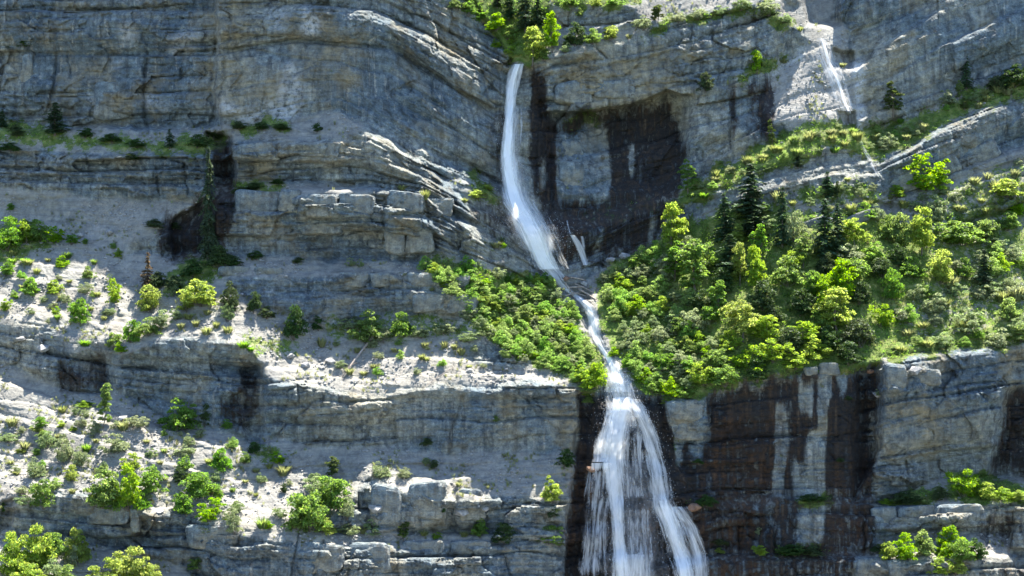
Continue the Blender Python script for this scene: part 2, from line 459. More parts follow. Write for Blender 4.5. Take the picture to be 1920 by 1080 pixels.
# recesses and bulges: (polygon, metres, softness in px)
RECESS = [
    ([(1515, 60), (1560, 60), (1600, 130), (1600, 215), (1560, 235), (1460, 230), (1480, 135)], -3.0, 24),
    ([(1250, 390), (1330, 340), (1430, 285), (1520, 245), (1640, 262), (1560, 285), (1430, 325), (1330, 370)], -2.0, 14),
    ([(-500, -70), (404, -70), (404, 242), (-500, 242)], 6.0, 6),
    ([(1655, 655), (1760, 640), (1890, 650), (1880, 740), (1860, 840), (1660, 850)], -3.5, 26), ([(1890, 720), (2000, 700), (2000, 905), (1855, 900), (1885, 800)], 3.0, 8), ([(1608, 690), (1655, 680), (1645, 860), (1610, 920)], 3.0, 8),
    ([(385, 250), (438, 258), (440, 350), (402, 375), (400, 482), (318, 490), (330, 405), (386, 372)], 5.0, 7),
    ([(1035, 208), (1100, 214), (1180, 202), (1250, 172), (1275, 200), (1290, 330), (1240, 350), (1090, 360), (1030, 330)], 3.2, 14),
    ([(1040, 262), (1140, 240), (1150, 380), (1050, 385)], -1.2, 10),
    ([(943, 128), (1000, 128), (1020, 180), (1035, 260), (1040, 400), (1000, 430), (965, 395), (944, 330)], 2.5, 4),
    ([(398, 255), (436, 250), (440, 300), (430, 345), (404, 350)], 3.2, 10),
    ([(315, 415), (350, 395), (385, 380), (395, 440), (385, 478), (310, 470)], 2.2, 12),
    ([(455, 690), (488, 685), (495, 760), (492, 830), (466, 830)], 4.0, 8),
    ([(412, 740), (455, 732), (466, 800), (425, 795)], 2.0, 9),
    ([(115, 675), (200, 668), (206, 735), (110, 735)], 1.6, 10),
    ([(0, 945), (25, 930), (20, 990), (0, 1000)], 3.0, 6),
    ([(265, 970), (285, 968), (285, 1020), (255, 1018)], 2.5, 4),
    ([(1085, 740), (1120, 740), (1105, 860), (1075, 1100), (1050, 1100), (1080, 860)], 3.0, 6),
    ([(1610, 700), (1650, 680), (1640, 860), (1600, 940), (1600, 800)], 2.5, 7),
    ([(1230, 740), (1330, 740), (1420, 730), (1620, 690), (1630, 930), (1290, 935), (1260, 850)], 1.6, 9),
    ([(1880, 730), (1980, 710), (1980, 900), (1850, 900), (1870, 800)], 2.5, 6),
    ([(1240, 745), (1325, 745), (1322, 822), (1260, 825)], -1.8, 6),
    ([(1660, 680), (1700, 668), (1745, 690), (1740, 735), (1665, 735)], -2.0, 9),
    ([(690, 915), (835, 905), (905, 935), (890, 1000), (700, 1000)], -2.5, 8),
    ([(840, 905), (856, 915), (852, 1000), (838, 1000)], 2.5, 3),
    ([(1640, 1040), (1980, 1040), (1980, 1130), (1590, 1130)], -1.5, 6),
    ([(725, 360), (792, 365), (800, 405), (722, 405)], -1.5, 5),
    ([(718, 408), (805, 410), (815, 478), (722, 480)], -1.3, 5),
    ([(430, 365), (560, 352), (568, 400), (470, 405)], -1.4, 6),
    ([(1505, -40), (1585, -40), (1570, 50), (1510, 45)], 5.0, 8),
    ([(1560, 95), (1600, 95), (1595, 125), (1565, 122)], 4.0, 5),
    ([(1578, 210), (1605, 205), (1606, 245), (1580, 240)], 3.0, 4),
    ([(1595, 370), (1690, 385), (1690, 415), (1600, 400)], 2.0, 5),
]
RWU = U + 12 * fbm(U / 44, V / 60, 71, 4, 0.6)
RWV = V + 12 * fbm(U / 50, V / 40, 73, 4, 0.6)
fin = (slice(None), slice(None))
for poly, d, sft in RECESS:
    m = inside(RWU, RWV, poly).astype(F)
    DISP -= d * blur(m, max(1, int(sft / 4)), 2)

# joints / cracks: near-vertical dark clefts (polyline over v: (v, u)), width px, depth m
CRACKS = [
    ([(100, 108), (160, 100), (210, 88)], 5, 1.6), ([(105, 275), (170, 270), (215, 272), (250, 278)], 5, 1.8),
    ([(100, 5), (140, 3), (180, -5)], 6, 1.5), ([(40, 412), (110, 404), (250, 404)], 7, 1.8),
    ([(100, 128), (140, 132)], 4, 1.0), ([(190, 405), (240, 410)], 6, 1.5),
    ([(1020, 668), (1060, 655), (1085, 648)], 5, 1.8), ([(1015, 605), (1080, 590)], 4, 1.4), ([(1000, 560), (1080, 545)], 4, 1.2),
    ([(1040, 945), (1080, 958)], 5, 1.4), ([(1010, 748), (1090, 744)], 3, 0.9), ([(1040, 840), (1090, 832)], 3, 0.9),
    ([(740, 870), (800, 850), (850, 842)], 6, 1.0), ([(650, 655), (740, 640)], 4, 0.6),
    ([(960, 1622), (1030, 1620)], 4, 1.2), ([(860, 1700), (930, 1702)], 4, 0.9),
    ([(365, 720), (480, 720)], 5, 1.0), ([(420, 755), (465, 757)], 3, 0.8), ([(370, 795), (420, 805), (470, 808)], 4, 1.0),
    ([(510, 700), (540, 695)], 3, 0.8), ([(520, 755), (560, 758)], 3, 0.8), ([(355, 565), (405, 556)], 4, 0.9),
    ([(330, 115), (350, 111)], 3, .8), ([(300, 345), (360, 352)], 4, 1.0), ([(315, 292), (368, 300)], 5, 1.4),
    ([(1000, 1450), (1040, 1452)], 4, 1.0), ([(970, 1855), (1030, 1850)], 5, 1.2),
]
for pts, w, d in CRACKS:
    p = np.asarray(pts, float)
    L = np.interp(V, p[:, 0], p[:, 1]) + 4 * fbm(U / 30, V / 22, int(p[0, 1]) + 500, 3)
    fade = sstep(p[0, 0] - 10, p[0, 0] + 6, V) * (1 - sstep(p[-1, 0] - 6, p[-1, 0] + 10, V))
    DISP -= d * np.exp(-((U - L) / (w * 0.6)) ** 2) * fade

Y = Y - DISP
K = (DIST + Y) / DIST * PX
XW, ZW = (U - 960) * K, Z0 + (540 - V) * K
ZW = np.maximum(ZW, -2.0)


def depth_at(u, v):
    x = np.interp(u, gu, np.arange(NU))
    y = np.interp(v, gv, np.arange(NV))
    ix, iy = min(int(x), NU - 2), min(int(y), NV - 2)
    fx, fy = x - ix, y - iy
    return float((Y[iy, ix] * (1 - fx) + Y[iy, ix + 1] * fx) * (1 - fy) + (Y[iy + 1, ix] * (1 - fx) + Y[iy + 1, ix + 1] * fx) * fy)


def at(u, v, out=0.0):
    """point of the mountain side that the photograph shows at pixel (u, v)"""
    d = depth_at(u, v) - out
    k = (DIST + d) / DIST * PX
    return Vector(((u - 960) * k, d, Z0 + (540 - v) * k))


# ------------------------------------------------------------------ stains and ground cover of the rock, with light and shade painted in places
MASKW_U = U + 16 * fbm(U / 30, V / 90, 81, 4) + 6 * fbm(U / 7, V / 40, 83, 2)
MASKW_V = V + 24 * fbm(U / 12, V / 60, 85, 3)


def paint(polys, soft=2, warp=1.0):
    m = np.zeros(U.shape, F)
    mu, mv = U + (MASKW_U - U) * warp, V + (MASKW_V - V) * warp
    for it in polys:
        p, a = it
        m = np.maximum(m, inside(mu, mv, p).astype(F) * a)
    return blur(m, soft, 2).astype(F)


WET_SHADE = paint([
    ([(985, 125), (1012, 130), (1030, 210), (1055, 262), (1045, 380), (1010, 380), (985, 300)], 1.0),
    ([(935, 200), (952, 190), (948, 330), (935, 330)], 0.8),
    ([(1050, 210), (1260, 185), (1290, 300), (1280, 350), (1150, 380), (1140, 240), (1050, 262)], 0.92),
    ([(1010, 372), (1290, 340), (1240, 410), (1225, 470), (1110, 500), (1045, 490), (1010, 420)], 0.85),
    ([(1365, 165), (1385, 155), (1385, 265), (1368, 255)], 0.9), ([(1400, 150), (1412, 150), (1410, 280), (1400, 270)], 0.9),
    ([(1420, 145), (1445, 140), (1440, 265), (1420, 265)], 0.9), ([(1440, 160), (1455, 190), (1452, 225), (1440, 225)], 0.8),
    ([(1085, 745), (1130, 735), (1110, 860), (1090, 1090), (1055, 1090), (1075, 900)], 1.0),
    ([(1110, 740), (1240, 740), (1270, 860), (1320, 1000), (1340, 1100), (1080, 1100), (1100, 870)], 1.0),
    ([(1225, 740), (1290, 745), (1310, 935), (1270, 935)], 0.95),
    ([(1320, 735), (1450, 700), (1640, 690), (1640, 930), (1300, 930), (1320, 820)], 0.92),
    ([(1290, 930), (1540, 940), (1640, 935), (1640, 1040), (1290, 1040)], 0.8),
    ([(1340, 1040), (1620, 1040), (1600, 1100), (1340, 1100)], 0.75),
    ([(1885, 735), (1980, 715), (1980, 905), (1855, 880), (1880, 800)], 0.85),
    ([(1830, 960), (1980, 945), (1980, 1030), (1830, 1030)], 0.6),
    ([(395, 255), (442, 262), (440, 350), (398, 350)], 0.75), ([(305, 405), (385, 375), (440, 350), (436, 430), (405, 482), (303, 484)], 0.9),  # damp stain, widened to paint in the shade of the deep recess
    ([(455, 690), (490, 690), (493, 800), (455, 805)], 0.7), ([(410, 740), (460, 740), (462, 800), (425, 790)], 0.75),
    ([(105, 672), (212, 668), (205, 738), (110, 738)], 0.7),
    ([(1570, 100), (1600, 100), (1595, 122), (1568, 120)], 0.7), ([(1578, 212), (1605, 208), (1606, 245), (1580, 240)], 0.7),
    ([(870, 360), (950, 380), (1000, 470), (930, 450), (880, 420)], 0.6),
    ([(1640, 690), (1662, 700), (1650, 860), (1630, 860)], 0.5),
    ([(255, 975), (285, 975), (285, 1020), (250, 1020)], .6), ([(455, 1000), (468, 1000), (466, 1070), (452, 1070)], .5),
], 2)
# dry pale strips left between the wet streaks
DRY = paint([
    ([(1045, 262), (1075, 255), (1090, 370), (1045, 372)], 1.0), ([(1078, 255), (1085, 250), (1140, 365), (1110, 372)], 0.7),
    ([(1120, 240), (1132, 240), (1142, 360), (1122, 365)], 0.9), ([(1180, 268), (1190, 265), (1188, 325), (1182, 325)], 0.7),
    ([(1010, 310), (1022, 300), (1020, 360), (1008, 360)], .6),
    ([(1455, 770), (1472, 765), (1475, 850), (1465, 925), (1448, 925), (1455, 850)], 1.0),
    ([(1500, 715), (1508, 715), (1510, 770), (1500, 775)], .9), ([(1510, 730), (1525, 725), (1528, 775), (1512, 778)], .9),
    ([(1537, 700), (1555, 700), (1550, 800), (1545, 865), (1508, 865), (1515, 820), (1538, 800)], 1.0),
    ([(1485, 870), (1545, 868), (1548, 935), (1490, 930)], 1.0), ([(1500, 955), (1545, 950), (1540, 1015), (1495, 1015)], 0.9),
    ([(1245, 745), (1325, 745), (1322, 822), (1282, 825), (1282, 865), (1268, 865), (1262, 825)], 1.0),
    ([(1220, 400), (1232, 400), (1222, 450), (1212, 450)], .5), ([(1120, 455), (1135, 430), (1125, 480), (1112, 490)], .5),
    ([(1575, 700), (1592, 700), (1588, 735), (1576, 735)], .8),
], 1, 0.4)
def vblur(a, n):
    c = np.cumsum(np.pad(a.astype(np.float64), ((n + 1, n), (0, 0)), mode='edge'), axis=0)
    return (c[2 * n + 1:] - c[:-2 * n - 1]) / (2 * n + 1)


WET_SHADE = vblur(vblur(WET_SHADE, 9), 7).astype(F)
DRY = vblur(DRY, 6).astype(F)
WET_SHADE = np.clip(WET_SHADE * (1 - DRY) - 0.25 * DRY, -0.4, 1)

OCHRE = paint([
    ([(110, 0), (170, 0), (130, 30), (105, 20)], .6), ([(400, 0), (470, 0), (470, 60), (425, 65)], .7), ([(405, 70), (460, 70), (460, 200), (410, 210)], .6),
    ([(125, 110), (205, 115), (200, 160), (170, 160)], .6), ([(180, 150), (260, 180), (250, 225), (180, 225)], .55),
    ([(20, 100), (60, 110), (30, 165), (10, 150)], .5), ([(440, 305), (515, 305), (510, 335), (450, 345)], 1.0),
    ([(1040, 140), (1260, 110), (1300, 130), (1250, 180), (1150, 200), (1050, 200)], .55), ([(1060, 130), (1170, 115), (1130, 135)], .9),
    ([(1195, 95), (1260, 90), (1230, 110)], 1.0), ([(1290, 100), (1320, 110), (1300, 125)], .8),
    ([(540, 60), (640, 70), (680, 160), (560, 200)], .35), ([(410, 570), (540, 560), (540, 600), (430, 590)], .5),
    ([(1020, 740), (1100, 745), (1090, 830), (1030, 850)], .5), ([(720, 480), (790, 480), (780, 490)], .8), ([(420, 495), (540, 500), (530, 520)], .5),
    ([(710, 505), (770, 510), (770, 530), (715, 532)], .5), ([(690, 560), (820, 560), (800, 590), (690, 585)], .45),
    ([(790, 20), (900, 60), (945, 150), (900, 170), (800, 100)], .3), ([(1660, 770), (1860, 770), (1860, 840), (1660, 850)], .3),
    ([(940, 780), (960, 760), (980, 860), (940, 860)], .3),
], 4)
BROWN = paint([       # rust-brown algae beside the falls
    ([(1030, 225), (1050, 240), (1050, 360), (1030, 330)], .9), ([(1040, 420), (1075, 430), (1075, 480), (1040, 490)], .8),
    ([(930, 210), (948, 210), (948, 380), (935, 380)], .8),
    ([(1085, 850), (1110, 850), (1100, 960), (1060, 1090), (1050, 1000)], 1.0), ([(1330, 780), (1400, 780), (1450, 935), (1320, 930)], .7),
    ([(1330, 870), (1445, 870), (1445, 935), (1330, 935)], .8), ([(1290, 940), (1330, 945), (1330, 1020), (1310, 1030)], 1.0),
    ([(1360, 950), (1420, 950), (1420, 1015), (1365, 1015)], .9), ([(1200, 945), (1235, 950), (1240, 1050), (1205, 1050)], .8),
    ([(1550, 950), (1620, 950), (1620, 1035), (1550, 1035)], .6), ([(1560, 880), (1630, 870), (1630, 935), (1560, 935)], .5),
    ([(1860, 1045), (1980, 1045), (1980, 1090), (1860, 1090)], .7), ([(1330, 1050), (1420, 1050), (1420, 1100), (1330, 1100)], .7),
    ([(1440, 745), (1480, 720), (1500, 900), (1420, 900)], .4),
], 7)
PALE = paint([
    ([(420, 198), (560, 196), (560, 222), (430, 215)], 1.0), ([(560, 18), (600, 20), (598, 65), (565, 65)], .9),
    ([(215, 55), (250, 55), (250, 85), (220, 95)], .6), ([(320, 70), (370, 60), (365, 95), (320, 100)], .7), ([(510, 10), (540, 20), (535, 60), (510, 55)], .4),
    ([(530, 120), (560, 130), (570, 190), (520, 190)], .55), ([(140, 455), (232, 465), (225, 445), (180, 420)], .6),
    ([(270, 175), (320, 185), (310, 205), (275, 205)], .5), ([(205, 110), (225, 110), (215, 135)], .5),
    ([(1440, 140), (1520, 90), (1620, 120), (1620, 238), (1440, 235)], 1.0),  # pale rock, whitened further so the sunlit gully looks larger and brighter
    ([(1545, 60), (1560, 60), (1590, 150), (1595, 190), (1570, 190), (1555, 120)], 1.0),
], 3)
SLOPEROCK = np.clip(1 - sstep(50, 66, ANG), 0, 1).astype(F)

GREEN = paint([
    ([(835, -60), (1000, -60), (1035, 40), (1015, 115), (960, 120), (935, 80), (900, 40)], .9),
    ([(1040, -60), (1200, -60), (1200, 10), (1100, 20), (1040, 10)], .9), ([(1190, 75), (1240, 35), (1420, 5), (1500, 40), (1480, 55), (1420, 22), (1250, 50), (1190, 85)], .85),
    ([(1240, 385), (1310, 340), (1420, 280), (1500, 235), (1600, 240), (1660, 255), (1740, 215), (1800, 185), (1920, 145), (2200, 100), (2200, 120), (1920, 175),
      (1800, 212), (1700, 270), (1640, 290), (1560, 270), (1430, 312), (1330, 350), (1250, 400)], .8),
    ([(1230, 395), (1310, 330), (1420, 270), (1500, 228), (1620, 235), (1740, 205), (1920, 135), (2200, 60), (2200, 130), (1920, 185), (1800, 222), (1660, 300), (1560, 282), (1430, 330), (1330, 368), (1250, 408)], .62),
    ([(1480, 355), (1640, 335), (1660, 372), (1500, 385)], .6), ([(1690, 385), (1800, 345), (1920, 300), (1920, 345), (1790, 385)], .45), ([(1340, 385), (1480, 372), (1480, 410), (1320, 410)], .6),
    ([(1370, 150), (1430, 110), (1500, 105), (1480, 120), (1400, 150), (1360, 165)], .8),
    ([(785, 480), (880, 490), (960, 512), (1030, 520), (1080, 590), (1140, 690), (1110, 745), (1060, 700), (960, 665), (880, 610), (850, 540)], .85),
    ([(1115, 515), (1240, 440), (1330, 400), (1480, 400), (1640, 395), (1700, 410), (1760, 500), (1690, 600), (1690, 660),
      (1640, 690), (1560, 690), (1400, 715), (1320, 745), (1200, 740), (1165, 690), (1130, 610)], .8),
    ([(1700, 410), (1800, 385), (1920, 350), (2300, 300), (2300, 620), (1920, 635), (1690, 660), (1690, 600), (1760, 500)], .52),
    ([(600, 600), (760, 580), (880, 600), (880, 640), (700, 645), (600, 640)], .45),
    ([(0, 400), (110, 440), (60, 480), (0, 500)], .6), ([(860, 355), (930, 350), (945, 380), (900, 385)], .9), ([(900, 445), (960, 460), (950, 475)], .8),
    ([(1350, 325), (1250, 380), (1240, 400), (1340, 350)], .7), ([(850, 315), (900, 320), (900, 345)], .8),
    ([(0, 225), (60, 230), (150, 250), (300, 262), (420, 245), (420, 290), (300, 285), (150, 275), (0, 275)], .7),
    ([(430, 228), (560, 226), (550, 246), (430, 246)], .8), ([(330, 480), (430, 470), (430, 520), (350, 560), (300, 560)], .7),
    ([(430, 340), (540, 335), (520, 362), (440, 365)], .7), ([(1050, 215), (1120, 205), (1130, 235), (1060, 240)], .9),
    ([(1280, 930), (1340, 945), (1330, 955), (1285, 945)], .8), ([(1500, 930), (1570, 925), (1570, 945), (1500, 948)], .9), ([(1440, 1020), (1530, 1015), (1560, 1040), (1440, 1042)], .8),
    ([(1650, 935), (1760, 900), (1760, 940), (1660, 950)], .8), ([(1780, 880), (1830, 880), (1930, 915), (1930, 940), (1770, 940)], .9),
    ([(1680, 655), (1740, 630), (1920, 610), (1920, 650), (1780, 660), (1670, 690)], .7),
    ([(440, 620), (560, 640), (560, 670), (470, 655)], .5), ([(470, 830), (520, 840), (530, 870), (470, 870)], .5), ([(1270, 380), (1140, 425), (1090, 400), (1200, 385)], .5),
    ([(1210, 760), (1230, 760), (1310, 920), (1290, 930)], .35), ([(1060, 400), (1260, 360), (1180, 410), (1090, 420)], .4),
], 3)
SOIL = np.clip(SLOPEROCK * (0.4 + 0.8 * fbm(U / 60, V / 40, 91, 3)) , 0, 1).astype(F)
SOIL = np.maximum(SOIL, paint([
    ([(100, 760), (160, 750), (210, 690), (240, 660), (225, 600), (180, 640), (150, 680), (60, 740)], .9), ([(1030, 510), (1110, 520), (1125, 640), (1090, 590)], 1.0),
    ([(640, 640), (700, 625), (760, 660), (860, 690), (740, 740), (600, 700)], .7), ([(560, 640), (640, 630), (600, 690), (520, 680)], .5),
    ([(1620, 660), (1650, 690), (1660, 740), (1630, 740)], .6),
], 5))

# ------------------------------------------------------------------ materials
def new_mat(name):
    m = bpy.data.materials.new(name)
    m.use_nodes = True
    nt = m.node_tree
    nt.nodes.clear()
    return m, nt


class NT:
    """tiny helper to chain shader nodes"""
    def __init__(self, nt):
        self.nt = nt

    def n(self, kind, **kw):
        nd = self.nt.nodes.new(kind)
        for k, v in kw.items():
            setattr(nd, k, v)
        return nd

    def link(self, a, b):
        self.nt.links.new(a, b)

    def noise(self, vec, scale, detail=4, rough=0.55, dist=0.0):
        nd = self.n('ShaderNodeTexNoise')
        nd.inputs['Scale'].default_value = scale
        nd.inputs['Detail'].default_value = detail
        nd.inputs['Roughness'].default_value = rough
        nd.inputs['Distortion'].default_value = dist
        if vec is not None:
            self.link(vec, nd.inputs['Vector'])
        return nd.outputs['Fac']

    def mapping(self, vec, scale):
        nd = self.n('ShaderNodeMapping')
        nd.inputs['Scale'].default_value = scale
        self.link(vec, nd.inputs['Vector'])
        return nd.outputs[0]

    def ramp(self, fac, stops):
        nd = self.n('ShaderNodeValToRGB')
        e = nd.color_ramp.elements
        while len(e) < len(stops):
            e.new(0.5)
        for el, (p, c) in zip(e, stops):
            el.position = p
            el.color = c if len(c) == 4 else (*c, 1)
        self.link(fac, nd.inputs[0])
        return nd.outputs[0]

    def mix(self, fac, a, b, mode='MIX'):
        nd = self.n('ShaderNodeMix', data_type='RGBA', blend_type=mode)
        for sock, val in ((nd.inputs[0], fac), (nd.inputs[6], a), (nd.inputs[7], b)):
            if hasattr(val, 'links'):
                self.link(val, sock)
            elif isinstance(val, (int, float)):
                sock.default_value = val
            else:
                sock.default_value = (*val, 1)
        return nd.outputs[2]

    def math(self, op, a, b=None, clamp=False):
        nd = self.n('ShaderNodeMath', operation=op, use_clamp=clamp)
        for i, val in enumerate((a, b)):
            if val is None:
                continue
            if hasattr(val, 'links'):
                self.link(val, nd.inputs[i])
            else:
                nd.inputs[i].default_value = val
        return nd.outputs[0]

    def maprange(self, x, a, b, c=0.0, d=1.0):
        nd = self.n('ShaderNodeMapRange')
        nd.inputs[1].default_value, nd.inputs[2].default_value = a, b
        nd.inputs[3].default_value, nd.inputs[4].default_value = c, d
        self.link(x, nd.inputs[0])
        return nd.outputs[0]

    def attr(self, name):
        nd = self.n('ShaderNodeAttribute', attribute_name=name)
        return nd.outputs['Fac']


def rock_material():
    m, nt = new_mat('limestone')
    N = NT(nt)
    tc = N.n('ShaderNodeTexCoord').outputs['Object']
    out = N.n('ShaderNodeOutputMaterial')
    bs = N.n('ShaderNodeBsdfPrincipled')
    N.link(bs.outputs[0], out.inputs[0])
    wet, ochre, brown, pale = N.attr('wet'), N.attr('ochre'), N.attr('brown'), N.attr('pale')
    green, soil, flat = N.attr('green'), N.attr('soil'), N.attr('flat')
    # grey limestone with broad tone changes
    big = N.noise(tc, 0.035, 5, 0.6, 0.6)
    base = N.ramp(big, [(0.30, (0.105, 0.143, 0.175)), (0.45, (0.180, 0.225, 0.252)), (0.56, (0.275, 0.293, 0.275)), (0.72, (0.42, 0.395, 0.32))])
    # run-down streaks
    st = N.noise(N.mapping(tc, (0.55, 0.55, 0.05)), 1.0, 5, 0.65, 0.3)
    base = N.mix(N.maprange(st, 0.47, 0.64, 0, 0.75), base, (0.085, 0.095, 0.105))
    st2 = N.noise(N.mapping(tc, (0.8, 0.8, 0.07)), 1.0, 4, 0.6, 0.2)
    base = N.mix(N.maprange(st2, 0.56, 0.70, 0, 0.6), base, (0.47, 0.455, 0.41))
    # mottling and fine grain
    mid = N.noise(tc, 0.5, 6, 0.68)
    base = N.mix(N.maprange(mid, 0.3, 0.7, 0, 1), N.mix(1.0, base, (0.42, 0.44, 0.47), 'MULTIPLY'), N.mix(1.0, base, (1.5, 1.46, 1.38), 'MULTIPLY'))
    grain = N.noise(tc, 2.4, 5, 0.72)
    base = N.mix(N.maprange(grain, 0.32, 0.68, 0, 1), N.mix(1.0, base, (0.66, 0.67, 0.69), 'MULTIPLY'), N.mix(1.0, base, (1.30, 1.29, 1.26), 'MULTIPLY'))
    # bedding bands
    bed = N.noise(N.mapping(tc, (0.03, 0.03, 0.9)), 1.0, 4, 0.6)
    base = N.mix(N.maprange(bed, 0.35, 0.7, 0, 0.5), base, N.mix(1.0, base, (0.70, 0.69, 0.66), 'MULTIPLY'))
    # ochre patches, painted and stray
    och_n = N.maprange(N.noise(tc, 0.09, 5, 0.65), 0.49, 0.68, 0, 0.65)
    och = N.math('ADD', och_n, N.math('MULTIPLY', ochre, N.maprange(mid, 0.35, 0.65, 0.35, 1.0)), True)
    base = N.mix(N.math('MULTIPLY', och, 0.95), base, N.ramp(mid, [(0.3, (0.19, 0.145, 0.075)), (0.7, (0.40, 0.33, 0.20))]))
    # whitish patches, plus sunlight painted into the upper right gully
    pf = N.math('MULTIPLY', pale, N.maprange(N.noise(tc, 0.7, 5, 0.7), 0.38, 0.55, 0, 1))
    base = N.mix(pf, base, (0.56, 0.56, 0.55))
    # sun-bleached, dusty gentle ground
    dust = N.ramp(N.noise(tc, 0.25, 6, 0.7), [(0.32, (0.120, 0.115, 0.105)), (0.46, (0.200, 0.190, 0.168)), (0.64, (0.285, 0.266, 0.226))])
    base = N.mix(N.math('MULTIPLY', flat, 0.8), base, dust)
    bv = N.n('ShaderNodeCombineXYZ')
    N.link(N.math('MULTIPLY', N.attr('along_bed'), 0.012), bv.inputs[0])
    N.link(N.math('MULTIPLY', N.attr('bed'), 0.16), bv.inputs[1])
    lines_ = N.noise(bv.outputs[0], 1.0, 6, 0.7, 0.2)
    base = N.mix(N.maprange(lines_, 0.52, 0.68, 0, 0.55), base, N.mix(1.0, base, (0.42, 0.43, 0.46), 'MULTIPLY'))
    base = N.mix(N.maprange(lines_, 0.46, 0.32, 0, 0.5), base, N.mix(1.0, base, (1.45, 1.38, 1.24), 'MULTIPLY'))
    # soil / scree
    sc = N.ramp(N.noise(tc, 1.6, 6, 0.75), [(0.3, (0.095, 0.082, 0.068)), (0.5, (0.215, 0.20, 0.175)), (0.68, (0.34, 0.325, 0.295))])
    base = N.mix(N.math('MULTIPLY', soil, N.maprange(N.noise(tc, 0.3, 5, 0.7), 0.4, 0.6, 0.1, 0.9)), base, sc)
    # thin grass
    gn = N.noise(tc, 0.6, 6, 0.75)
    gc = N.ramp(N.noise(tc, 0.35, 5, 0.7), [(0.3, (0.035, 0.060, 0.012)), (0.5, (0.095, 0.135, 0.028)), (0.7, (0.24, 0.24, 0.085))])
    gf = N.maprange(N.math('ADD', N.math('MULTIPLY', N.math('SUBTRACT', gn, 0.5), 2.2), green), 0.30, 0.52, 0, 1)
    base = N.mix(gf, base, gc)
    # wet black-brown films, and shade painted into the deep left recess
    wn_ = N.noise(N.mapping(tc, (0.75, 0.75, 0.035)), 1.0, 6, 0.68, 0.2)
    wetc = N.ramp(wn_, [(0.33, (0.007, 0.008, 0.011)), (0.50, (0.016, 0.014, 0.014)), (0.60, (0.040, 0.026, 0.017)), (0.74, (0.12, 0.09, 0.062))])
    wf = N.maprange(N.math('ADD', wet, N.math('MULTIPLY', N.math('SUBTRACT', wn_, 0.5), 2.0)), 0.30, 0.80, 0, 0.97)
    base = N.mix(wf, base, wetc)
    base = N.mix(N.math('MULTIPLY', brown, N.maprange(wn_, 0.42, 0.66, 0.1, 0.85)), base, N.ramp(mid, [(0.3, (0.035, 0.019, 0.010)), (0.7, (0.13, 0.062, 0.028))]))
    N.link(base, bs.inputs['Base Color'])
    N.link(N.maprange(wf, 0, 1, 0.92, 0.62), bs.inputs['Roughness'])
    bs.inputs['Specular IOR Level'].default_value = 0.22
    # relief
    b1 = N.n('ShaderNodeBump')
    b1.inputs['Strength'].default_value = 0.9
    b1.inputs['Distance'].default_value = 1.3
    hgt = N.math('ADD', N.math('MULTIPLY', N.noise(tc, 1.3, 8, 0.72, 0.3), 0.9), N.math('MULTIPLY', N.noise(N.mapping(tc, (0.4, 0.4, 3.0)), 1.0, 4, 0.6), 0.5))
    N.link(hgt, b1.inputs['Height'])
    N.link(N.maprange(flat, 0, 1, 0.95, 0.5), b1.inputs['Strength'])
    N.link(b1.outputs[0], bs.inputs['Normal'])
    return m


ROCK = rock_material()


def tag(o, label=None, cat=None, group=None, kind=None):
    if label:
        o['label'] = label
    if cat:
        o['category'] = cat
    if group:
        o['group'] = group
    if kind:
        o['kind'] = kind
    return o


def mesh_from(name, verts, faces, mat, smooth=False):
    """verts (n,3), faces (m,k) arrays"""
    verts = np.asarray(verts, dtype=F)
    faces = np.asarray(faces, dtype=np.int32)
    me = bpy.data.meshes.new(name)
    n, (m, k) = len(verts), faces.shape
    me.vertices.add(n)
    me.vertices.foreach_set('co', verts.ravel())
    me.loops.add(m * k)
    me.loops.foreach_set('vertex_index', faces.ravel())
    me.polygons.add(m)
    me.polygons.foreach_set('loop_start', np.arange(0, m * k, k, dtype=np.int32))
    me.polygons.foreach_set('loop_total', np.full(m, k, dtype=np.int32))
    me.polygons.foreach_set('use_smooth', np.full(m, smooth, dtype=bool))
    me.update(calc_edges=True)
    if mat:
        me.materials.append(mat)
    return me


def add_obj(name, me, parent=None):
    o = bpy.data.objects.new(name, me)
    COL.objects.link(o)
    if parent:
        o.parent = parent
    return o


def set_attr(me, name, vals):
    a = me.attributes.new(name, 'FLOAT', 'POINT')
    a.data.foreach_set('value', np.asarray(vals, dtype=F))


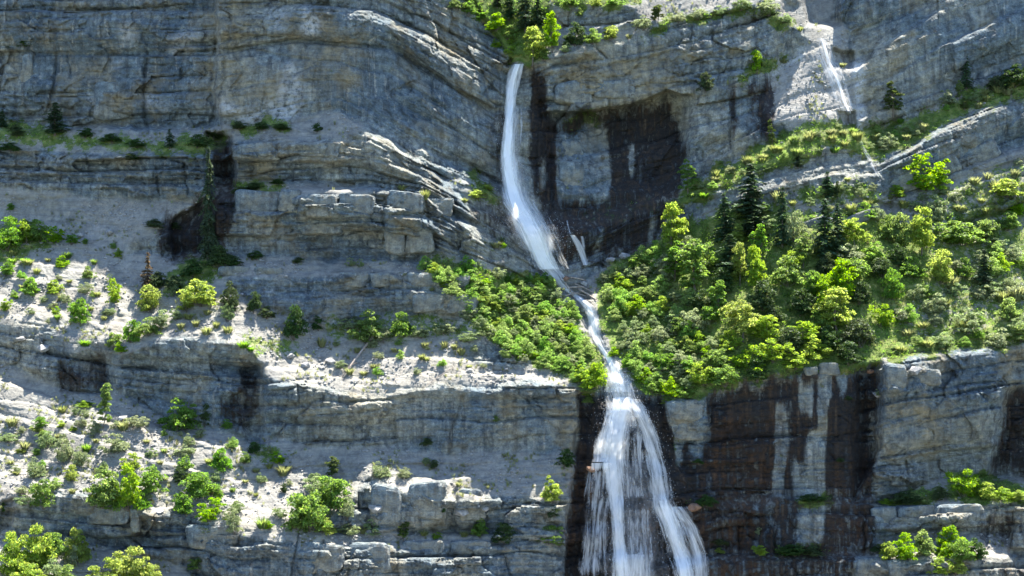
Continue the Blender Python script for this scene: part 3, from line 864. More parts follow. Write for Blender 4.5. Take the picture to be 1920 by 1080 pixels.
# the mountain side split into the stretches the photograph shows
REGIONS = [
    ('upper_cliff', 'tall grey shaded cliff above and left of the upper waterfall', None),
    ('bowl_cliff', 'overhanging dark streaked rock wall right of the upper waterfall',
     [(950, 120), (1010, 112), (1180, 85), (1250, 45), (1420, 12), (1530, 60), (1500, 112), (1455, 142), (1490, 232), (1420, 280), (1250, 385), (1180, 470), (1110, 505), (1045, 520), (985, 480), (940, 380), (938, 300)]),
    ('slab_cliff', 'tilted grey limestone slabs stepping up to the upper right corner',
     [(1530, 60), (1560, -30), (1600, -3000), (9000, -3000), (9000, 300), (1920, 345), (1800, 380), (1690, 402), (1480, 400), (1330, 402), (1240, 440), (1180, 470), (1250, 385), (1420, 280), (1490, 232), (1455, 142), (1500, 112)]),
    ('high_valley', 'green sunlit valley floor above the lip of the upper waterfall',
     [(830, -20), (830, -3000), (1600, -3000), (1560, -30), (1530, 60), (1420, 12), (1250, 45), (1180, 85), (1010, 112), (950, 120), (900, 45)]),
    ('rubble_slope', 'pale sunlit rubble slope below the shaded left ledges',
     [(-9000, 360), (0, 388), (150, 440), (232, 468), (420, 480), (440, 540), (600, 640), (480, 655), (440, 620), (330, 640), (225, 665), (215, 740), (110, 740), (60, 690), (0, 600), (-9000, 580)]),
    ('lower_slope', 'bleached lower left rock slope dotted with tufts',
     [(-9000, 640), (0, 690), (90, 715), (140, 745), (215, 735), (300, 775), (450, 812), (520, 862), (690, 895), (640, 960), (610, 1005), (540, 1015), (440, 1000), (330, 962), (280, 962), (140, 925), (85, 935), (0, 955), (-9000, 930)]),
    ('brush_slope', 'bright green brushy slope left of the stream',
     [(785, 480), (880, 490), (960, 512), (1045, 520), (1110, 610), (1160, 690), (1160, 740), (1105, 745), (1060, 700), (960, 665), (880, 640), (600, 640), (700, 600), (850, 590), (850, 540)]),
    ('wooded_slope', 'wooded slope right of the stream above the lower cliff',
     [(1045, 520), (1110, 505), (1180, 470), (1240, 440), (1330, 402), (1480, 400), (1690, 402), (1800, 380), (1920, 345), (9000, 300), (9000, 640), (1920, 635), (1690, 660), (1640, 690), (1560, 690), (1400, 712), (1320, 745), (1200, 745), (1160, 740), (1160, 690), (1110, 610)]),
    ('wet_cliff', 'dark wet streaked lower cliff behind and right of the lower waterfall',
     [(1105, 745), (1200, 745), (1320, 745), (1400, 712), (1560, 690), (1640, 690), (1690, 660), (1920, 635), (9000, 640), (9000, 3000), (1040, 3000), (1050, 1000), (1075, 900)]),
    ('lower_cliff', 'grey lower cliff band left of the lower waterfall',
     [(480, 655), (600, 640), (880, 640), (960, 665), (1060, 700), (1105, 745), (1075, 900), (1050, 1000), (1040, 3000), (-9000, 3000), (-9000, 930), (0, 955), (85, 935), (140, 925), (280, 962), (330, 962), (440, 1000), (540, 1015), (610, 1005), (640, 960), (690, 895), (520, 862), (450, 812), (300, 775), (215, 735), (225, 665), (330, 640), (440, 620)]),
]
rid = np.zeros((NV - 1, NU - 1), int)
FU = 0.25 * (RWU[:-1, :-1] + RWU[1:, :-1] + RWU[:-1, 1:] + RWU[1:, 1:])
FV = 0.25 * (RWV[:-1, :-1] + RWV[1:, :-1] + RWV[:-1, 1:] + RWV[1:, 1:])
for i, (nm, lb, poly) in enumerate(REGIONS):
    if poly:
        rid[inside(FU, FV, poly)] = i
ii = np.arange(NV * NU).reshape(NV, NU)
quads = np.stack([ii[:-1, :-1], ii[1:, :-1], ii[1:, 1:], ii[:-1, 1:]], -1)
CO = np.stack([XW, Y, ZW], -1).reshape(-1, 3)
ATT = {'wet': WET_SHADE, 'ochre': OCHRE, 'brown': BROWN, 'pale': PALE, 'green': GREEN, 'soil': SOIL, 'flat': SLOPEROCK, 'bed': S, 'along_bed': U}
# smooth normals over the whole side, so no seam shows between stretches
e1 = np.gradient(np.stack([XW, Y, ZW], -1), axis=1)
e0 = np.gradient(np.stack([XW, Y, ZW], -1), axis=0)
NR = np.cross(e0, e1)
NR /= np.linalg.norm(NR, axis=-1, keepdims=True) + 1e-9
if NR[NV // 2, NU // 2, 1] > 0:
    NR = -NR
NRf = NR.reshape(-1, 3)
for i, (nm, lb, poly) in enumerate(REGIONS):
    q = quads[rid == i]
    used, inv = np.unique(q, return_inverse=True)
    me = mesh_from(nm, CO[used], inv.reshape(-1, 4), ROCK, True)
    for k, a in ATT.items():
        set_attr(me, k, a.reshape(-1)[used])
    me.normals_split_custom_set_from_vertices([tuple(n) for n in NRf[used].tolist()])
    o = add_obj(nm, me)
    tag(o, lb, kind='structure')

# valley floor in front, out to the horizon
gm, gnt = new_mat('valley_grass')
G = NT(gnt)
gtc = G.n('ShaderNodeTexCoord').outputs['Object']
gb = G.n('ShaderNodeBsdfPrincipled')
go = G.n('ShaderNodeOutputMaterial')
G.link(gb.outputs[0], go.inputs[0])
G.link(G.ramp(G.noise(gtc, 0.02, 8, 0.7), [(0.35, (0.03, 0.05, 0.025)), (0.6, (0.07, 0.085, 0.06)), (0.75, (0.16, 0.16, 0.15))]), gb.inputs['Base Color'])
gb.inputs['Roughness'].default_value = 0.95
gme = mesh_from('ground', [(-9000, -9000, -1), (9000, -9000, -1), (9000, 9000, -1), (-9000, 9000, -1)], [(0, 1, 2, 3)], gm)
tag(add_obj('ground', gme), 'wide valley floor below the cliffs', kind='structure')

# ------------------------------------------------------------------ water
def water_material():
    m, nt = new_mat('white_water')
    N = NT(nt)
    a, b, d, ct = N.attr('across'), N.attr('along'), N.attr('flow'), N.attr('streak')
    cv_ = N.n('ShaderNodeCombineXYZ')
    N.link(a, cv_.inputs[0])
    N.link(b, cv_.inputs[1])
    vec = cv_.outputs[0]
    s1 = N.noise(N.mapping(vec, (0.85, 0.06, 1)), 1.0, 5, 0.62, 0.5)
    s2 = N.noise(N.mapping(vec, (2.4, 0.22, 1)), 1.0, 5, 0.7, 0.5)
    s3 = N.noise(N.mapping(vec, (0.45, 0.16, 1)), 1.0, 4, 0.6, 0.8)
    st = N.math('ADD', N.math('MULTIPLY', s1, 0.50), N.math('ADD', N.math('MULTIPLY', s2, 0.28), N.math('MULTIPLY', s3, 0.22)))
    al = N.maprange(N.math('ADD', d, N.math('MULTIPLY', N.math('SUBTRACT', st, 0.5), ct)), 0.12, 1.30, 0, 0.97)
    out = N.n('ShaderNodeOutputMaterial')
    tr = N.n('ShaderNodeBsdfTransparent')
    df = N.n('ShaderNodeBsdfDiffuse')
    tl = N.n('ShaderNodeBsdfTranslucent')
    df.inputs[0].default_value = (0.95, 0.95, 0.94, 1)
    tl.inputs[0].default_value = (0.95, 0.95, 0.94, 1)
    m1 = N.n('ShaderNodeMixShader')
    m1.inputs[0].default_value = 0.5
    N.link(df.outputs[0], m1.inputs[1])
    N.link(tl.outputs[0], m1.inputs[2])
    m2 = N.n('ShaderNodeMixShader')
    N.link(al, m2.inputs[0])
    N.link(tr.outputs[0], m2.inputs[1])
    N.link(m1.outputs[0], m2.inputs[2])
    N.link(m2.outputs[0], out.inputs[0])
    return m


WATER = water_material()


def water_sheet(name, path, parent, out=1.2, dens=1.0, edge=0.35, cols=13, seed=1, fade0=0.0, fade1=0.0, streak=5.0):
    """a ribbon of falling water along (u, v, width in px) in front of the rock"""
    r = np.random.default_rng(seed)
    p = np.asarray(path, float)
    tl = np.concatenate([[0], np.cumsum(np.hypot(np.diff(p[:, 0]), np.diff(p[:, 1])))])
    n = max(6, int(tl[-1] / 5))
    t = np.linspace(0, tl[-1], n)
    cuv = [np.interp(t, tl, p[:, k]) for k in range(3)]
    for k in range(3):                                   # round the corners of the path
        x = cuv[k].copy()
        for _ in range(4):
            x[1:-1] = 0.25 * x[:-2] + 0.5 * x[1:-1] + 0.25 * x[2:]
        cuv[k] = x
    off = np.linspace(-0.5, 0.5, cols)
    wob = 1 + 0.09 * fbm(t / 22, t * 0 + seed, seed, 3)
    cuv[0] = cuv[0] + 0.03 * cuv[2] * fbm(t / 35, t * 0 + seed + 3, seed + 1, 2)
    Uu = cuv[0][:, None] + off[None, :] * (cuv[2] * wob)[:, None]
    Vv = np.repeat(cuv[1][:, None], cols, 1)
    dep = np.array([[depth_at(Uu[i, j], Vv[i, j]) for j in range(cols)] for i in range(n)])
    out = np.interp(t / t[-1], [0, 0.3, 0.7, 1], out)[:, None] if hasattr(out, '__len__') else out
    dep = np.minimum.accumulate(dep - out, axis=0)
    for _ in range(3):
        dep[1:-1] = (dep[:-2] + dep[1:-1] * 2 + dep[2:]) / 4
        dep[:, 1:-1] = (dep[:, :-2] + dep[:, 1:-1] * 2 + dep[:, 2:]) / 4
    dep = dep - 0.25 * (1 - (2 * off[None, :]) ** 2) - 0.25 * fbm(off[None, :] * 9 + 0 * t[:, None], t[:, None] / 30 + 0 * off[None, :], seed + 5, 2)
    k = (DIST + dep) / DIST * PX
    vs = np.stack([(Uu - 960) * k, dep, Z0 + (540 - Vv) * k], -1).reshape(-1, 3)
    idx = np.arange(n * cols).reshape(n, cols)
    q = np.stack([idx[:-1, :-1], idx[1:, :-1], idx[1:, 1:], idx[:-1, 1:]], -1).reshape(-1, 4)
    me = mesh_from(name, vs, q, WATER, True)
    ac = off[None, :] * cuv[2][:, None] * PX + seed * 11.7
    al = np.repeat((t * PX)[:, None], cols, 1)
    de = dens * (1 - (np.abs(2 * off[None, :])) ** 2.2 * (1 + edge)) + 0 * al
    tt = (t / t[-1])[:, None]
    if fade0:
        de = de - 1.2 * (1 - sstep(0, fade0, tt))
    if fade1:
        de = de - 1.2 * sstep(1 - fade1, 1, tt)
    set_attr(me, 'across', ac.ravel())
    set_attr(me, 'along', al.ravel())
    set_attr(me, 'flow', de.ravel())
    set_attr(me, 'streak', np.full(de.size, streak))
    return add_obj(name, me, parent)


def spray(name, path, parent, count, size=0.14, seed=3, spread=1.0, out=1.6):
    """loose drops torn off a fall: little slivers of white water"""
    r = np.random.default_rng(seed)
    p = np.asarray(path, float)
    tl = np.concatenate([[0], np.cumsum(np.hypot(np.diff(p[:, 0]), np.diff(p[:, 1])))])
    t = r.random(count) * tl[-1]
    w = np.interp(t, tl, p[:, 2])
    u = np.interp(t, tl, p[:, 0]) + r.normal(0, 0.36, count) * w * spread
    v = np.interp(t, tl, p[:, 1]) + r.normal(0, 4, count)
    vs, q = [], []
    for i in range(count):
        c = at(u[i], v[i], out + r.random() * 1.6)
        h, ww = size * (0.7 + 2.2 * r.random()), size * (0.35 + 0.4 * r.random())
        a = r.random() * 3.14
        dx, dy = math.cos(a) * ww, math.sin(a) * ww
        b = len(vs)
        vs += [(c.x - dx, c.y - dy, c.z), (c.x, c.y - 0.02, c.z - h), (c.x + dx, c.y + dy, c.z), (c.x, c.y + 0.02, c.z + h)]
        q.append((b, b + 1, b + 2, b + 3))
    me = mesh_from(name, vs, q, DROPS)
    return tag(add_obj(name, me, parent), kind='stuff')


dm, dnt = new_mat('water_drops')
DN = NT(dnt)
_o, _d, _t, _m = DN.n('ShaderNodeOutputMaterial'), DN.n('ShaderNodeBsdfDiffuse'), DN.n('ShaderNodeBsdfTranslucent'), DN.n('ShaderNodeMixShader')
_d.inputs[0].default_value = _t.inputs[0].default_value = (0.85, 0.88, 0.91, 1)
_m.inputs[0].default_value = 0.5
DN.link(_d.outputs[0], _m.inputs[1])
DN.link(_t.outputs[0], _m.inputs[2])
DN.link(_m.outputs[0], _o.inputs[0])
DROPS = dm


def empty(name, loc):
    o = bpy.data.objects.new(name, None)
    o.empty_display_size = 0.5
    COL.objects.link(o)
    o.location = loc
    return o


ROOT0 = (0, 0, 0)
f1 = empty('waterfall', ROOT0)
tag(f1, 'tall narrow white waterfall dropping from the notch into the dark bowl', 'waterfall', kind='structure')
P1 = [(972, 120, 24), (966, 135, 30), (960, 165, 26), (956, 220, 26), (953, 290, 34), (959, 345, 38), (970, 385, 54), (992, 420, 66), (1006, 450, 68), (1020, 488, 54), (1030, 505, 46)]
water_sheet('falling_water', P1, f1, (1.2, 4.5, 7.0, 2.0), 1.25, 0.2, 13, 1)
water_sheet('falling_water', [(u - 2, v, w * 0.62) for u, v, w in P1], f1, (1.7, 5.3, 8.0, 2.8), 1.6, 0.0, 9, 2)
water_sheet('falling_water', [(u + 5, v, w * 1.35) for u, v, w in P1[2:]], f1, (2.0, 4.5, 7.0, 2.2), 0.5, 0.1, 13, 3, 0.15)
water_sheet('mist', [(962, 200, 40), (958, 300, 62), (972, 380, 90), (1000, 430, 124), (1024, 486, 130), (1032, 506, 110)], f1, (2.5, 5, 8, 4), 0.34, 0.3, 13, 49, 0.3, 0.15, 0.9)
spray('spray', P1[3:], f1, 1500, 0.07, 5, 1.1)
spray('spray', [(985, 400, 70), (1005, 440, 110), (1022, 490, 100)], f1, 1300, 0.06, 6, 1.0)

f2 = empty('waterfall', ROOT0)
tag(f2, 'wide veiled white waterfall fanning out over the lower wet cliff', 'waterfall', kind='structure')
LOWER = [
    ([(1160, 700, 34), (1163, 722, 48), (1166, 740, 56), (1172, 762, 88), (1178, 795, 110), (1182, 840, 118)], 1.0, 0.85, 0.1, 0.0, 0.5),
    ([(1168, 745, 40), (1158, 790, 46), (1152, 830, 46), (1150, 870, 50), (1153, 900, 40), (1158, 960, 26), (1160, 1010, 26), (1166, 1060, 36), (1170, 1112, 46)], 1.9, 1.35, 0.0, 0.0, 0.0),
    ([(1186, 748, 34), (1210, 795, 36), (1228, 850, 36), (1238, 905, 42), (1244, 945, 48), (1254, 975, 54), (1268, 1010, 54), (1284, 1060, 58), (1292, 1112, 66)], 1.8, 0.85, 0.1, 0.0, 0.0),
    ([(1238, 915, 24), (1250, 960, 34), (1266, 1010, 30), (1282, 1060, 34), (1290, 1112, 40)], 2.3, 1.2, 0.0, 0.2, 0.0),
    ([(1150, 762, 26), (1136, 805, 30), (1126, 866, 40)], 1.5, 1.0, 0.1, 0.1, 0.0),
    ([(1130, 866, 62), (1128, 884, 64), (1124, 930, 56), (1118, 1000, 58), (1116, 1112, 66)], 1.3, 0.50, 0.1, 0.1, 0.2),
    ([(1184, 780, 56), (1182, 840, 60), (1186, 900, 60), (1192, 945, 70)], 1.2, 0.42, 0.1, 0.1, 0.1),
    ([(1200, 942, 64), (1198, 980, 56), (1198, 1030, 52), (1200, 1112, 60)], 1.2, 0.42, 0.1, 0.1, 0.2),
    ([(1262, 950, 60), (1290, 985, 40), (1308, 1035, 36), (1318, 1112, 40)], 1.4, 0.8, 0.1, 0.0, 0.0),
    ([(1128, 868, 46), (1126, 890, 44)], 1.8, 1.0, 0.1, 0.0, 0.7),
    ([(1185, 1035, 80), (1186, 1070, 90), (1186, 1112, 96)], 1.7, 0.75, 0.1, 0.05, 0.0),
]
for i, (pth, o_, d_, e_, a0, a1) in enumerate(LOWER):
    water_sheet('falling_water', pth, f2, o_, d_, e_, 13, 20 + i, a0, a1)
water_sheet('mist', [(1170, 750, 110), (1180, 830, 140), (1190, 930, 180), (1200, 1112, 230)], f2, 3.2, 0.24, 0.3, 13, 48, 0.3, 0.0, 0.9)
spray('spray', LOWER[0][0], f2, 900, 0.07, 31, 0.9)
spray('spray', LOWER[2][0], f2, 1200, 0.07, 32, 1.0)
spray('spray', LOWER[1][0], f2, 1000, 0.07, 33, 1.0)

f3 = empty('waterfall', ROOT0)
tag(f3, 'small bluish side cascade at the foot of the dark bowl wall', 'waterfall', kind='structure')
water_sheet('falling_water', [(1074, 441, 12), (1081, 452, 18), (1088, 466, 18), (1094, 482, 15), (1099, 497, 13)], f3, 1.4, 0.95, 0.2, 7, 41, 0.0, 0.0, 3.0)
water_sheet('falling_water', [(1091, 443, 9), (1093, 458, 9), (1096, 474, 8)], f3, 1.2, 0.7, 0.2, 5, 42, 0.0, 0.3, 3.0)
water_sheet('falling_water', [(1062, 408, 4), (1065, 425, 4), (1070, 440, 6)], f3, 1.0, 0.5, 0.2, 5, 43, 0.2, 0.0, 3.0)

f4 = empty('stream', ROOT0)
tag(f4, 'white tumbling stream running between the brush to the lower fall', 'stream', kind='structure')
PST = [(1030, 503, 44), (1042, 516, 34), (1048, 528, 24), (1062, 542, 20), (1084, 556, 20), (1104, 574, 26), (1112, 598, 30), (1114, 624, 26), (1126, 650, 22), (1142, 672, 26), (1152, 695, 34), (1158, 715, 40), (1163, 735, 52)]
water_sheet('running_water', [(u, v, w * (1.3 if v < 530 or v > 690 else 0.95)) for u, v, w in PST], f4, 0.7, 1.0, 0.1, 9, 51)
water_sheet('running_water', [(u, v, w * 0.5) for u, v, w in PST[4:]], f4, 1.0, 1.2, 0.0, 7, 52)
f5 = empty('stream', ROOT0)
tag(f5, 'thin pale stream sliding down the rock gully at the upper right', 'stream', kind='structure')
P5 = [(1537, 72, 10), (1545, 92, 16), (1550, 112, 20), (1562, 140, 18), (1572, 165, 16), (1580, 190, 16), (1588, 208, 12)]
water_sheet('running_water', [(u, v, w * 2.6) for u, v, w in P5], f5, 0.5, 0.50, 0.2, 11, 61)
water_sheet('running_water', [(u + 3, v, w * 0.5) for u, v, w in P5], f5, 0.7, 0.95, 0.2, 7, 63)
f6 = empty('stream', ROOT0)
tag(f6, 'trickle of water crossing the tilted slabs below the upper right gully', 'stream', kind='structure')
water_sheet('running_water', [(1612, 262, 8), (1620, 282, 8), (1634, 300, 14), (1644, 325, 8)], f6, 0.5, 0.55, 0.2, 5, 62)

# ------------------------------------------------------------------ plants
def leaf_mat(name, refl, trans, mixf=0.5, hue=0.026, val=0.38, rough=0.6):
    m, nt = new_mat(name)
    N = NT(nt)
    out = N.n('ShaderNodeOutputMaterial')
    oi = N.n('ShaderNodeObjectInfo')
    lv = N.attr('leaf')
    geo = N.n('ShaderNodeNewGeometry').outputs['Position']
    patch = N.noise(geo, 0.45, 3, 0.6)

    def tint(c):
        h = N.n('ShaderNodeHueSaturation')
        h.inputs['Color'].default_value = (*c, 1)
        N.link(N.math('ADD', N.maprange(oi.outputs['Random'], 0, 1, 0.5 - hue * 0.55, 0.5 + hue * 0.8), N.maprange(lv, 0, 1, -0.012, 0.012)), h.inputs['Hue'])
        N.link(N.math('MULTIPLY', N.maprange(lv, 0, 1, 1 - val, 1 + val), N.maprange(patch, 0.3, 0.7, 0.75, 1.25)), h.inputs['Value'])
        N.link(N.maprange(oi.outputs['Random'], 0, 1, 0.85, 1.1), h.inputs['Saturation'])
        return h.outputs[0]
    df = N.n('ShaderNodeBsdfPrincipled')
    df.inputs['Roughness'].default_value = rough
    df.inputs['Specular IOR Level'].default_value = 0.25
    N.link(tint(refl), df.inputs['Base Color'])
    tl = N.n('ShaderNodeBsdfTranslucent')
    N.link(tint(trans), tl.inputs[0])
    mx = N.n('ShaderNodeMixShader')
    mx.inputs[0].default_value = mixf
    N.link(df.outputs[0], mx.inputs[1])
    N.link(tl.outputs[0], mx.inputs[2])
    N.link(mx.outputs[0], out.inputs[0])
    return m


LEAF = {
    'bright': leaf_mat('bright_leaves', (0.105, 0.165, 0.018), (0.43, 0.565, 0.040), 0.56),
    'green': leaf_mat('green_leaves', (0.082, 0.140, 0.030), (0.29, 0.44, 0.055), 0.53),
    'lime': leaf_mat('light_green_leaves', (0.14, 0.215, 0.055), (0.38, 0.55, 0.10), 0.55),
    'pale': leaf_mat('grey_green_leaves', (0.18, 0.215, 0.105), (0.33, 0.40, 0.16), 0.45),
    'straw': leaf_mat('straw_grass', (0.17, 0.185, 0.075), (0.32, 0.35, 0.11), 0.5, 0.008),
    'needle': leaf_mat('dark_needles', (0.040, 0.078, 0.036), (0.08, 0.14, 0.04), 0.35),
    'juniper': leaf_mat('juniper_scales', (0.055, 0.082, 0.018), (0.12, 0.16, 0.02), 0.4),
    'dark': leaf_mat('shaded_dark_leaves', (0.038, 0.070, 0.018), (0.075, 0.115, 0.022), 0.4),
    'rusty': leaf_mat('rusty_needles', (0.16, 0.11, 0.05), (0.22, 0.15, 0.05), 0.4),
}
bark, bnt = new_mat('bark')
BN = NT(bnt)
_bo, _bb = BN.n('ShaderNodeOutputMaterial'), BN.n('ShaderNodeBsdfPrincipled')
BN.link(BN.ramp(BN.noise(BN.n('ShaderNodeTexCoord').outputs['Object'], 3.0, 5, 0.7), [(0.3, (0.05, 0.04, 0.03)), (0.7, (0.17, 0.14, 0.11))]), _bb.inputs['Base Color'])
_bb.inputs['Roughness'].default_value = 0.9
BN.link(_bb.outputs[0], _bo.inputs[0])


def leaf_quads(cen, size, rnd, up=0.35, dirs=None, aspect=0.55):
    """rhombic leaf sprays at the given centres"""
    n = len(cen)
    nor = rnd.normal(0, 1, (n, 3))
    nor[:, 2] += up * 2
    if dirs is not None:
        nor += dirs * 1.0
    nor /= np.linalg.norm(nor, axis=1, keepdims=True) + 1e-9
    a = np.cross(nor, rnd.normal(0, 1, (n, 3)))
    a /= np.linalg.norm(a, axis=1, keepdims=True) + 1e-9
    b = np.cross(nor, a)
    s = (size * (0.6 + 0.8 * rnd.random(n)))[:, None]
    v = np.stack([cen - a * s, cen - b * s * aspect, cen + a * s, cen + b * s * aspect], 1).reshape(-1, 3)
    q = np.arange(n * 4).reshape(n, 4)
    return v, q, np.repeat(rnd.random(n), 4)


def tube(p0, p1, r0, r1, sides=5):
    p0, p1 = np.asarray(p0, float), np.asarray(p1, float)
    d = p1 - p0
    d /= np.linalg.norm(d) + 1e-9
    x = np.cross(d, [0.3, 0.9, 0.2])
    x /= np.linalg.norm(x)
    y = np.cross(d, x)
    an = np.arange(sides) * 2 * math.pi / sides
    ring = np.cos(an)[:, None] * x + np.sin(an)[:, None] * y
    v = np.vstack([p0 + ring * r0, p1 + ring * r1])
    q = [(i, (i + 1) % sides, sides + (i + 1) % sides, sides + i) for i in range(sides)]
    return v, np.array(q)


def join(parts):
    vs, qs, o = [], [], 0
    for v, q in parts:
        vs.append(v)
        qs.append(q + o)
        o += len(v)
    return np.vstack(vs), np.vstack(qs)


def crown_mesh(name, mat, seed, w, h, clumps, per, leaf, base=0.12, shape='dome', clump_r=0.2):
    """crown of leaf clumps; w, h in metres, origin at the foot of the plant"""
    r = np.random.default_rng(seed)
    cs = []
    nl = 3 if shape == 'tall' else 5
    lobes = [(r.normal(0, 0.17) * w, r.normal(0, 0.17) * w, r.uniform(0.24, 0.36) * w, h * r.uniform(0.62, 0.9)) for _ in range(nl)]
    lobes[0] = (r.normal(0, 0.06) * w, r.normal(0, 0.06) * w, 0.30 * w, h)
    if shape != 'tall':
        lobes += [(r.uniform(-0.34, 0.34) * w, r.uniform(-0.34, 0.34) * w, 0.22 * w, h * r.uniform(0.35, 0.6)) for _ in range(4)]
    while len(cs) < clumps:
        lx, ly, lr, lh = lobes[int(r.random() ** 1.2 * len(lobes))]
        z = r.random() ** 0.8
        a = r.random() * 6.283
        prof = math.sin(math.pi * (0.26 + 0.70 * z)) ** 0.6
        d = lr * prof * r.uniform(0.45, 1.0)
        x, y = lx + math.cos(a) * d, ly + math.sin(a) * d
        if math.hypot(x, y) < 0.5 * w:
            cs.append((x, y, lh * (base + (0.95 - base) * z)))
    cs = np.array(cs)
    cen, dirs = [], []
    for c in cs:
        cr = clump_r * w * r.uniform(0.5, 1.1)
        d = r.normal(0, 1, (per, 3))
        d /= np.linalg.norm(d, axis=1, keepdims=True)
        d[:, 2] = np.abs(d[:, 2]) * 0.9 - 0.25
        rad = cr * (0.55 + 0.5 * r.random(per))[:, None]
        cen.append(c + d * rad * np.array([1, 1, 0.95]))
        dirs.append(d)
    cen, dirs = np.vstack(cen), np.vstack(dirs)
    keep = cen[:, 2] > 0.02 * h
    v, q, lf = leaf_quads(cen[keep], leaf, r, 0.3, dirs[keep])
    me = mesh_from(name, v, q, mat)
    set_attr(me, 'leaf', lf)
    return me, cs


def stems_mesh(name, cs, seed, h, r0, trunk=True):
    r = np.random.default_rng(seed)
    parts = []
    if trunk:
        top = np.array([r.normal(0, 0.05 * h), r.normal(0, 0.05 * h), 0.72 * h])
        mid = np.array([r.normal(0, 0.03 * h), r.normal(0, 0.03 * h), 0.34 * h])
        parts += [tube((0, 0, -0.8), mid, r0, r0 * 0.7, 6), tube(mid, top, r0 * 0.7, r0 * 0.25, 6)]
        for c in cs[r.permutation(len(cs))[:9]]:
            f = r.uniform(0.2, 0.8)
            parts.append(tube(mid + (top - mid) * f, c, r0 * 0.3, r0 * 0.08, 4))
    else:
        for c in cs[r.permutation(len(cs))[:8]]:
            parts.append(tube((r.normal(0, .1), r.normal(0, .1), -0.5), c, r0 * 0.6, r0 * 0.15, 4))
    v, q = join(parts)
    return mesh_from(name, v, q, bark)


def conifer_meshes(seed, h, w, mat, levels=26, droop=0.35, thin=1.0):
    r = np.random.default_rng(seed)
    cen, dirs = [], []
    for i in range(levels):
        f = (i + r.random() * 0.7) / levels
        z = h * (0.05 + 0.93 * f)
        rad = 0.5 * w * 1.25 * (1 - f) ** 0.62 * r.uniform(0.68, 1.1) + 0.15
        lop = r.random() * 6.283
        nb = max(4, int((9 - 4 * f) * thin))
        for b in range(nb):
            if r.random() < 0.2:
                continue
            an = r.random() * 6.283
            rr = rad * r.uniform(0.5, 1.15) * (1 + 0.25 * math.cos(an - lop))
            k = max(3, int(rr / 0.2))
            for s in range(k):
                t = (s + 0.6) / k
                for side in (-1, 0, 1):
                    lat = side * 0.20 * rr * (1 - t * 0.6)
                    x = math.cos(an) * rr * t - math.sin(an) * lat
                    y = math.sin(an) * rr * t + math.cos(an) * lat
                    cen.append((x, y, z - droop * rr * t * t + r.normal(0, 0.06)))
                    dirs.append((math.cos(an) * 0.3, math.sin(an) * 0.3, 1.2))
    cen, dirs = np.array(cen), np.array(dirs)
    v, q, lf = leaf_quads(cen, 0.34, r, 0.45, dirs, 0.5)
    me = mesh_from('crown', v, q, mat)
    set_attr(me, 'leaf', lf)
    tv, tq = tube((0, 0, -0.8), (0, 0, h * 0.97), h * 0.016 + 0.06, 0.02, 6)
    return me, mesh_from('trunk', tv, tq, bark)


def tuft_mesh(seed, mat, blades=150):
    r = np.random.default_rng(seed)
    vs, q = [], []
    for i in range(blades):
        a = r.random() * 6.283
        rr = 0.32 * math.sqrt(r.random())
        lean = r.uniform(0.1, 0.75)
        L = r.uniform(0.5, 1.05)
        b = np.array([math.cos(a) * rr, math.sin(a) * rr, -0.05])
        d = np.array([math.cos(a) * lean, math.sin(a) * lean, 1.0])
        d /= np.linalg.norm(d)
        s = np.array([-math.sin(a), math.cos(a), 0]) * 0.045
        m_ = b + d * L * 0.55
        t_ = b + d * L + np.array([math.cos(a), math.sin(a), -0.6]) * 0.12 * L
        o = len(vs)
        vs += [b - s, b + s, m_ + s * 0.9, m_ - s * 0.9, t_ + s * 0.2, t_ - s * 0.2]
        q += [(o, o + 1, o + 2, o + 3), (o + 3, o + 2, o + 4, o + 5)]
    me = mesh_from('tuft', np.array(vs), np.array(q), mat)
    set_attr(me, 'leaf', np.repeat(r.random(blades), 6))
    return me


# plant kinds: every entry is a list of variants (crown mesh, stem mesh or None, mesh width, mesh height)
KIND = {}


def bush_kind(key, matname, n, w, h, clumps, per, leaf, shape, seed0, trunk, r0, clump_r=0.2):
    KIND[key] = []
    for i in range(n):
        cm, cs = crown_mesh('crown', LEAF[matname], seed0 + i, w, h, clumps, per, leaf, 0.03 if not trunk else 0.14, shape, clump_r)
        KIND[key].append((cm, stems_mesh('trunk' if trunk else 'stem', cs, seed0 + 50 + i, h, r0, trunk), w, h))


bush_kind('M', 'bright', 4, 8, 9, 70, 80, 0.215, 'tall', 100, True, 0.22, 0.15)        # bright broadleaf tree
bush_kind('R', 'bright', 4, 7, 6, 62, 78, 0.20, 'dome', 200, False, 0.12, 0.16)       # bright round bush
bush_kind('B', 'green', 5, 6, 5, 56, 74, 0.185, 'dome', 300, False, 0.10, 0.17)        # green bush
bush_kind('L', 'lime', 4, 6, 4.4, 54, 74, 0.18, 'dome', 350, False, 0.08, 0.18)        # light green brush
bush_kind('P', 'pale', 4, 5, 3.6, 44, 58, 0.165, 'dome', 400, False, 0.08, 0.17)       # grey-green bush
bush_kind('D', 'dark', 3, 6, 5, 54, 72, 0.19, 'dome', 500, False, 0.10, 0.17)         # dark bush; shade of ledges and wood interior put into its leaf colour
bush_kind('A', 'green', 3, 5, 9, 50, 76, 0.20, 'tall', 600, True, 0.16, 0.17)         # slender broadleaf tree
bush_kind('J', 'juniper', 2, 4, 6, 40, 66, 0.18, 'tall', 700, True, 0.14, 0.15)       # dense conical juniper
KIND['C'] = [(*conifer_meshes(800 + i, 14, 5.2, LEAF['needle']), 5.2, 14) for i in range(4)]
KIND['X'] = [(*conifer_meshes(820, 10, 3.0, LEAF['rusty'], 22, 0.25, 0.75), 3.0, 10)]
KIND['H'] = [(*conifer_meshes(830, 28, 5.5, LEAF['needle'], 54, 0.9, 0.9), 5.5, 28)]
